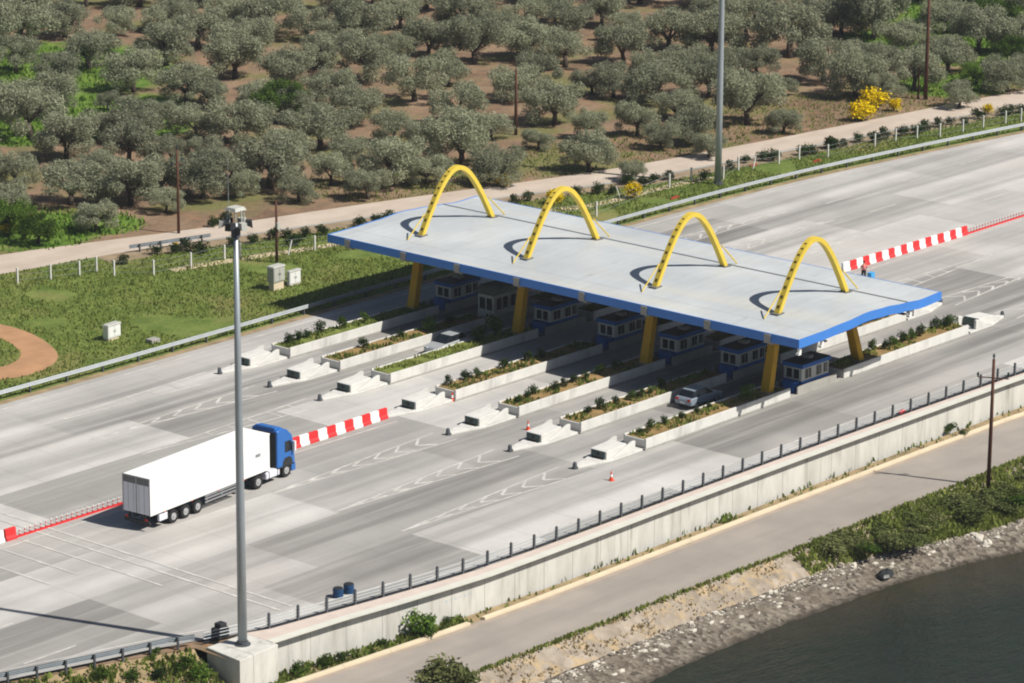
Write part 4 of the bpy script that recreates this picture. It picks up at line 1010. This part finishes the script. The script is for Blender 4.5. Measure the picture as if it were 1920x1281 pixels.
hedge = [(235, 492), (289, 473), (329, 470), (358, 466), (381, 470), (439, 458), (473, 453), (506, 446), (535, 442), (550, 456), (571, 439), (606, 435), (672, 420), (707, 414), (728, 410), (970, 378), (992, 374), (1085, 361), (1121, 359), (1148, 360), (1173, 342), (1226, 337), (1254, 333), (1209, 346), (1321, 333), (1374, 313), (1396, 301), (1429, 297), (1449, 297), (1507, 287), (1530, 285), (1558, 275), (1564, 274), (1580, 271), (1611, 263), (1637, 261), (1664, 255), (1690, 250), (1719, 248), (1741, 241), (1765, 234), (1783, 229), (1808, 230), (1836, 219), (1878, 213), (1890, 211), (1912, 207)]
for i, (x, y) in enumerate(hedge):
    p = G(x, y+4); s_ = rnd.uniform(.9, 1.35)
    place(rnd.choice(sh_d), (p.x, p.y, 0), rnd.uniform(0, 6), (s_*1.1, s_*1.1, s_), '%s dark shrub from the left along the near side of the far road' % ordn(i+1), 'shrub', 'shrubs lining the far road')
for x, y, w_, lab in ((1188, 372, 42, 'round bright yellow broom bush on the verge behind the canopy'), (1040, 382, 42, 'yellow broom bush behind the top of the second arch from left'), (1618, 226, 56, 'lower bright yellow broom bush beside the far road at right'), (1640, 205, 62, 'big upper yellow broom bush by the far road at right'), (1676, 208, 32, 'small yellow broom bush at the right end of the large clump'), (1852, 214, 26, 'small pale yellow bush in the shrub row at far right'), (14, 440, 34, 'yellow flowering bush at the left margin above the far road'), (945, 350, 36, 'small yellow bush at the foot of an olive behind the first arch'), (328, 461, 14, 'tiny yellow bush at the short guardrail on the left')):
    p = G(x, y); s_ = w_*(p-CAM).length/F_PX/1.65
    place(rnd.choice(broom), (p.x, p.y, 0), rnd.uniform(0, 6), (s_, s_, s_*.95), lab, 'broom bush', 'yellow broom bushes')
# planter plants: (island, x, kind, scale)
PL = {0: [(-22.8, 'd', 1.0), (-21.5, 'd', 1.1), (-20.4, 'd', .9), (-18.4, 'd', 1.2), (-16.5, 'g', 1.0), (-13.5, 'g', .9)],
      1: [(-19.5, 'd', 1.0), (-15.0, 'd', .8), (-11.5, 'b', 1.3), (-9, 'd', 1)],
      2: [(-11.5, 'g', 1.6), (-9.5, 'g', 1.7)],
      3: [(-22.7, 'd', .9), (-20.8, 'd', 1.15), (-19.9, 'g', .8), (-16.3, 'd', .9), (-13.5, 'd', .9), (-11.8, 'd', .9)],
      4: [(-22.8, 'd', .8), (-21.7, 'd', .7), (-20.5, 'd', .95), (-18.2, 'd', .8), (-16.8, 'd', .8), (-15.4, 'd', .85), (-14.0, 'd', .8), (-12.4, 'g', .95), (-10.5, 'g', .8)],
      5: [(-21.6, 'd', .7), (-19.9, 'd', 1.0), (-18.0, 'd', .75), (-16.4, 'g', .8), (-15.4, 'd', .9), (-13.7, 'g', .75), (-11.8, 'g', .8)],
      6: [(-23.0, 'd', .7), (-21.8, 'g', .9), (-19.6, 'd', .7), (-17.6, 'd', .65), (-15.6, 'd', .7), (-13.8, 'd', .6), (-9.6, 'b', 1.1), (8.4, 'g', .9), (9.8, 'd', .9), (11.2, 'g', .9), (12.4, 'd', 1.1), (13.6, 'g', .8), (14.8, 'd', 1.0), (17.6, 'd', 1.1), (18.8, 'd', 1.2), (19.6, 'g', 1.1)]}
for k, lst in PL.items():
    for i, (x, kd, s_) in enumerate(lst):
        pr = rnd.choice({'d': sh_d, 'g': sh_g, 'b': sh_b}[kd])
        place(pr, (x, islY[k]+rnd.uniform(.0, .5), .8), rnd.uniform(0, 6), (s_*.8, s_*.8, s_*rnd.uniform(.8, 1.15)), '%s plant from the near end in the planter, %s island' % (ordn(i+1), LFT[k]), 'shrub', 'plants in the toll island planters')
# shrubs on the bank at right and by the wall
BS = []
rg = random.Random(11)
for i in range(46):
    t_ = i/45; x = 1545+t_*430; ytop = 1012-(x-1545)*.345; y = ytop+rg.uniform(8, 62)*(1 if t_ > .12 else .5)
    BS.append((x, y))
BS.sort()
for i, (x, y) in enumerate(BS):
    p = G(x, y, ZL-.5); s_ = rg.uniform(1.0, 1.7)
    place(rg.choice(sh_s+sh_s+sh_g[:1]), (p.x, p.y, ZL-.75), rg.uniform(0, 6), (s_*1.25, s_*1.25, s_*.75), '%s green shrub from the left on the bank above the beach' % ordn(i+1), 'shrub', 'shrubs on the sea bank')
for x, y, z, s_, pr, lab in ((790, 1192, ZL, 1.9, sh_b[0], 'bright green bush growing at the wall foot where the kerb is broken'), (806, 1196, ZL, 1.1, sh_g[0], 'small green bush right beside the bush in the kerb gap'),
                    (715, 1212, ZL, .6, sh_d[0], 'low weed clump at the wall foot left of the kerb gap'), (560, 1268, ZL, 1.0, sh_g[1], 'weed clump at the wall foot near the concrete plinth'), (610, 1250, ZL, .9, sh_g[2], 'weed clump at the wall foot right of the plinth'), (640, 1240, ZL, .7, sh_d[1], 'small weed clump farther along the wall foot'),
                    (835, 1168, ZL, .55, sh_d[2], 'tiny weed at the wall foot right of the broken kerb'), (1780, 814, ZL, .9, sh_g[0], 'round weed bush on the kerb at the right end of the wall'), (1805, 818, ZL, .6, sh_g[1], 'small weed beside the round bush on the kerb'),
                    (835, 1292, ZL-.8, 2.6, sh_s[0], 'grey-green bush at the bottom edge between lower road and beach'), (808, 1296, ZL-.8, 2.0, sh_s[1], 'left neighbour of the grey-green bush at the bottom edge'), (864, 1296, ZL-.8, 1.9, sh_s[2], 'right neighbour of the grey-green bush at the bottom edge'),
                    (345, 1262, -1.0, 1.1, sh_g[0], 'green bush on the slope left of the concrete plinth'), (300, 1272, -1.0, 1.0, sh_d[1], 'second bush from the plinth on the corner slope'), (250, 1276, -.9, .9, sh_g[2], 'third bush from the plinth on the corner slope'), (375, 1275, -1.4, 1.2, sh_b[1], 'light bush right against the plinth on the slope'), (190, 1278, -.8, 1.0, sh_g[1], 'bush below the guardrail on the corner slope, leftmost'), (290, 1240, -.5, .8, sh_g[0], 'bush just under the corner guardrail'),
                    (1530, 1030, ZL-.6, .7, sh_g[1], 'small shrub at the left end of the sea bank shrubs'), (400, 424, 0, 1.1, sh_d[2], 'dark low bush at the far road edge behind the mast head'), (418, 420, 0, 1.3, sh_d[3], 'dark bush beside the low one behind the mast head'), (1320, 612, 0, .1, sh_d[0], None)):
    if lab is None: continue
    p = G(x, y, z); place(pr, (p.x, p.y, z-.05), rnd.uniform(0, 6), s_, lab, 'shrub')
# ---------------------------------------------------------------- grass and stones (uncountable)
def grass_field(name, pts, mat, label, size=(.12, .4), seed=1):
    rg = random.Random(seed); m = MB()
    for p in pts:
        h = rg.uniform(*size); a = rg.uniform(0, 3.14); w_ = h*.35; dx, dy = math.cos(a)*w_, math.sin(a)*w_
        lx, ly = rg.uniform(-.3, .3)*h, rg.uniform(-.3, .3)*h
        m.add([(p[0]-dx, p[1]-dy, p[2]), (p[0]+dx, p[1]+dy, p[2]), (p[0]+dx*.4+lx, p[1]+dy*.4+ly, p[2]+h), (p[0]-dx*.5+lx, p[1]-dy*.5+ly, p[2]+h*.85)], [(0, 1, 2, 3)])
    o = m.build(name, mat); o['kind'] = 'stuff'; tag(o, label, 'grass'); return o
rg = random.Random(21)
UN = [(p.x, p.y) for p in upn]; RF = [(p.x, p.y) for p in rail_far]
pts = []
def inloop(x, y):
    d = math.hypot((x+44)/1, y-36.5); return False
olp = [(p.x, p.y) for p in ol]+[(p.x, p.y) for p in il][::-1]
def inside(x, y, P_):
    c_ = False; j = len(P_)-1
    for i in range(len(P_)):
        if (P_[i][1] > y) != (P_[j][1] > y) and x < (P_[j][0]-P_[i][0])*(y-P_[i][1])/(P_[j][1]-P_[i][1])+P_[i][0]: c_ = not c_
        j = i
    return c_
while len(pts) < 60000:
    x = rg.uniform(-70, 118); y0 = yat(RF, x)+.2; y1 = yat(UN, x)-(2.6 if x > -12 else .2); y = y0+(y1-y0)*rg.random()
    if y1 < y0 or rg.random() > min(1, (y1-y0)/25): continue
    if inside(x, y, olp) or noise.noise(Vector((x*.15, y*.15, 3))) < -.28: continue
    pts.append((x, y, -.05))
grass_field('grass', pts, M['grass'], 'green meadow grass growing on the verge behind the guardrail', (.1, .28))
pts = []
for (px, py, R) in ((60, 130, 14), (160, 215, 10), (25, 235, 11), (250, 235, 6), (1820, 80, 16), (1850, 20, 16), (35, 430, 9), (180, 420, 5), (1780, 160, 7)):
    c_ = G(px, py)
    for _ in range(int(R*R*14)):
        a = rg.uniform(0, 6.28); d = R*math.sqrt(rg.random()); pts.append((c_.x+math.cos(a)*d, c_.y+math.sin(a)*d, -.06))
grass_field('grove_grass', pts, leafmat('fresh_grass', srgb('4c6e24'), srgb('778f3e')), 'fresh bright green grass in clearings of the olive grove', (.15, .45), 2)
pts = []
for _ in range(5200):
    x = rg.uniform(-85, 22); a = yat(roadn, x); b_ = yat(btop, x); t_ = rg.random(); v = noise.noise(Vector((x*.25, 3, t_*2)))
    if v < -.05: continue
    pts.append((x, a+(b_-a)*t_-.0, ZL+(ZB+.25-ZL)*t_-.05))
grass_field('dry_grass', pts, M['drygrass'], 'dry straw coloured grass on the stony bank below the lower road', (.08, .28), 3)
pts = []
for _ in range(6500):
    x = rg.uniform(-85, 22); yk = yat(kl, x)+.2; yw = yat(walledge, x)+.6
    if yw < yk: yw = yk+.1
    if rg.random() < (.9 if x < -56 else .05+.5*(noise.noise(Vector((x*.2, 0, 8))) > .32)): pts.append((x, rg.uniform(yk, yw), ZL-.02))
grass_field('wall_weeds', pts, M['grass'], 'rough weeds in the strip at the foot of the retaining wall', (.1, .4), 4)
pts = []
for _ in range(5000):
    x = rg.uniform(-95, -77); yy = rg.uniform(-30, -22); t_ = (yat([(p[0], p[1]) for p in A], x)-yy)/6
    if t_ < .02: continue
    pts.append((x, yy, -.1+ZL*min(1, t_)**.8))
grass_field('slope_grass', pts, M['grass'], 'rough grass on the corner slope under the near guardrail', (.15, .5), 5)
pts = []
for _ in range(16000):
    x = rg.uniform(-30, 40); a = yat(roadn, x)-.3; b_ = yat(btop, x); t_ = rg.random()**.8
    if x < -21 and rg.random() < .7: continue
    pts.append((x, a+(b_-a)*t_, ZL+(ZB+.25-ZL)*t_))
grass_field('bank_grass', pts, M['grass'], 'green tall grass between the shrubs on the sea bank', (.2, .5), 6)
pts = []
for _ in range(9000):
    x = rg.uniform(20, 130); y = rg.uniform(yat([(p.x, p.y) for p in upf], x)+.3, yat([(p.x, p.y) for p in upf], x)+14)
    pts.append((x, y, -.06))
grass_field('roadside_grass', pts, M['grass'], 'thin dry green grass at the grove edge beside the far road', (.1, .3), 7)
pts = []
for _ in range(5200):
    x = rg.uniform(-70, 30); v = .5+.5*noise.noise(Vector((x*.35, 2, 9)))
    if rg.random() > v*1.2: continue
    pts.append((x, yat(roadn, x)-abs(rg.gauss(0, .22)), ZL-.06))
grass_field('edge_grass', pts, M['grass'], 'thin line of green weeds along the sea side edge of the lower road', (.1, .32), 9)
m = MB(); rg = random.Random(31)
for _ in range(13000):
    x = rg.uniform(-70, 30); a = yat(btop, x); b_ = yat(wl, x); t_ = rg.random(); y = a+(b_-a)*t_; z = ZB+.25+(ZW-.1-ZB-.25)*t_
    q = rg.choice((.04, .05, .07, .09, .13)) if rg.random() < .96 else rg.uniform(.18, .34); m.cur = 1 if rg.random() < (.5 if t_ < .55 else .15) else 0
    m.ball((x, y, z), q, 5, 3, 1.2, .9, .65, .25, rg)
o = m.build('pebbles', [M['rock'], M['rock_pale']]); o['kind'] = 'stuff'; tag(o, 'grey and white pebbles strewn along the narrow beach', 'pebbles')
for i, (x, y, s_, mt, lab) in enumerate(((1660, 1077, .62, 'dark', 'big dark wet boulder lying near the water edge'), (1830, 1012, .8, 'rock_pale', 'long pale flat rock below the right end of the shrubs'), (1850, 1020, .5, 'rock_pale', 'pale rock at the right tip of the long flat rock'), (1663, 1045, .45, 'rock_pale', 'white broken rock above the dark boulder'), (1780, 1022, .4, 'rock_pale', 'white rock left of the long flat rock'), (1175, 1234, .42, 'rock_pale', 'lone yellowish white rock on the left part of the beach'), (1298, 1172, .35, 'dark', 'small dark rock on the beach right of the yellowish one'), (1336, 1155, .35, 'dark', 'small dark rock just beyond the previous dark one'), (1590, 1050, .5, 'rock', 'brown rock under the left end of the shrubs'), (1560, 1068, .4, 'rock_pale', 'pale rock left of the brown rock near the shrubs'))):
    p = G(x, y, -4.2); m = MB(); m.ball((0, 0, 0), s_, 9, 6, 1.5, .9, .6, .16, rg); o = m.build('beach_rock', M[mt] if mt != 'dark' else simple('wet_rock', (.03, .033, .033), .4)); o.location = p
    o.rotation_euler = (0, 0, rg.uniform(0, 3)); tag(o, lab, 'rock')
# small red debris on the verge
for x, y, lab in ((1265, 372, 'rusty red patch of scrap lying by the guardrail behind the canopy'), (1531, 303, 'rusty red scrap on the verge by the guardrail on the right'), (1412, 311, 'rusty scrap on the verge right of the far mast')):
    p = G(x, y); m = MB(); m.hexa([(-.8, -.15, 0), (.8, -.1, 0), (.7, .2, 0), (-.6, .15, 0)], [(-.6, -.05, .22), (.6, 0, .15), (.5, .1, .2), (-.4, .1, .12)]); o = m.build('scrap_metal', M['rust']); o.location = p; tag(o, lab, 'scrap')
# ---------------------------------------------------------------- person
def person():
    p = G(1619, 525)
    r = empty('person', (p.x, p.y, 0), 2.2)
    V = [(0, 0, .95), (0, 0, 1.2), (0, 0, 1.42), (0, 0, 1.52), (0, .02, 1.66), (.2, 0, 1.4), (.27, .04, 1.13), (.25, .2, .93), (-.2, 0, 1.4), (-.27, .04, 1.13), (-.26, .18, .93), (.1, 0, .9), (.12, .05, .5), (.12, 0, .06), (.12, .14, .03), (-.1, 0, .9), (-.13, -.04, .5), (-.14, -.1, .06), (-.14, .05, .03)]
    E = [(0, 1), (1, 2), (2, 3), (3, 4), (2, 5), (5, 6), (6, 7), (2, 8), (8, 9), (9, 10), (0, 11), (11, 12), (12, 13), (13, 14), (0, 15), (15, 16), (16, 17), (17, 18)]
    R = [.15, .15, .16, .055, .105, .065, .045, .035, .065, .045, .035, .1, .07, .05, .035, .1, .07, .05, .035]
    me = bpy.data.meshes.new('body'); me.from_pydata(V, E, []); o = bpy.data.objects.new('body', me); S.collection.objects.link(o); o.parent = r
    o.modifiers.new('skin', 'SKIN'); sv = me.skin_vertices[0].data
    for i, q in enumerate(R): sv[i].radius = (q, q*.8)
    sv[0].use_root = True; o.modifiers.new('sub', 'SUBSURF').levels = 1; o.modifiers['sub'].render_levels = 2
    me.materials.append(M['skin'])
    m = MB(); m.tube([(0, 0, .98), (0, 0, 1.15), (0, 0, 1.35), (0, 0, 1.47)], [.185, .18, .195, .1], 12); m.tube([(.19, 0, 1.41), (.27, .03, 1.2)], [.09, .08], 8); m.tube([(-.19, 0, 1.41), (-.27, .03, 1.2)], [.09, .08], 8); m.build('shirt', M['shirt'], r, smooth=True)
    m = MB(); m.tube([(0, 0, 1.0), (0, 0, .84)], [.178, .17], 10)
    for s_ in (1, -1): m.tube([(s_*.1, 0, .9), (s_*.125, .03*s_, .5), (s_*.13, -.02, .1)], [.12, .09, .075], 8)
    m.build('trousers', M['trous'], r, smooth=True)
    m = MB(); m.ball((0, -.01, 1.73), .115, 10, 6, .95, 1.05, .85); m.build('hair', M['hair'], r, smooth=True)
    tag(r, 'person in a pink top and dark trousers standing beside the right-hand barriers', 'person')
    m = MB(); m.box(-.3, .3, -.22, .22, 0, .7); m.box(-.32, .32, -.24, .24, .7, .78); o = m.build('cool_box', M['cool'], bevel=.04); o.location = (p.x+.25, p.y-.65, 0)
    tag(o, 'light blue plastic box on the ground beside the person', 'plastic box')
person()
for o in list(S.objects):
    if 'label' in o and o['label'] == '': del o['label']
# prototypes that were never placed
for pr in olives+gt+sh_s+sh_d+sh_g+sh_b+broom:
    if pr.name not in used:
        for c_ in list(pr.children): bpy.data.objects.remove(c_)
        bpy.data.objects.remove(pr)

# thin summer air over the whole valley
m = MB(); m.box(-420, 620, -460, 640, -6.2, 92); hz = m.build('haze', None); hz['kind'] = 'stuff'
hm = bpy.data.materials.new('haze_air'); hm.use_nodes = True; hn = hm.node_tree; hn.nodes.remove(hn.nodes['Principled BSDF'])
pv = hn.nodes.new('ShaderNodeVolumePrincipled'); pv.inputs['Color'].default_value = (.85, .9, 1, 1); pv.inputs['Density'].default_value = .00009
hn.links.new(pv.outputs[0], hn.nodes['Material Output'].inputs['Volume']); hz.data.materials.clear(); hz.data.materials.append(hm)
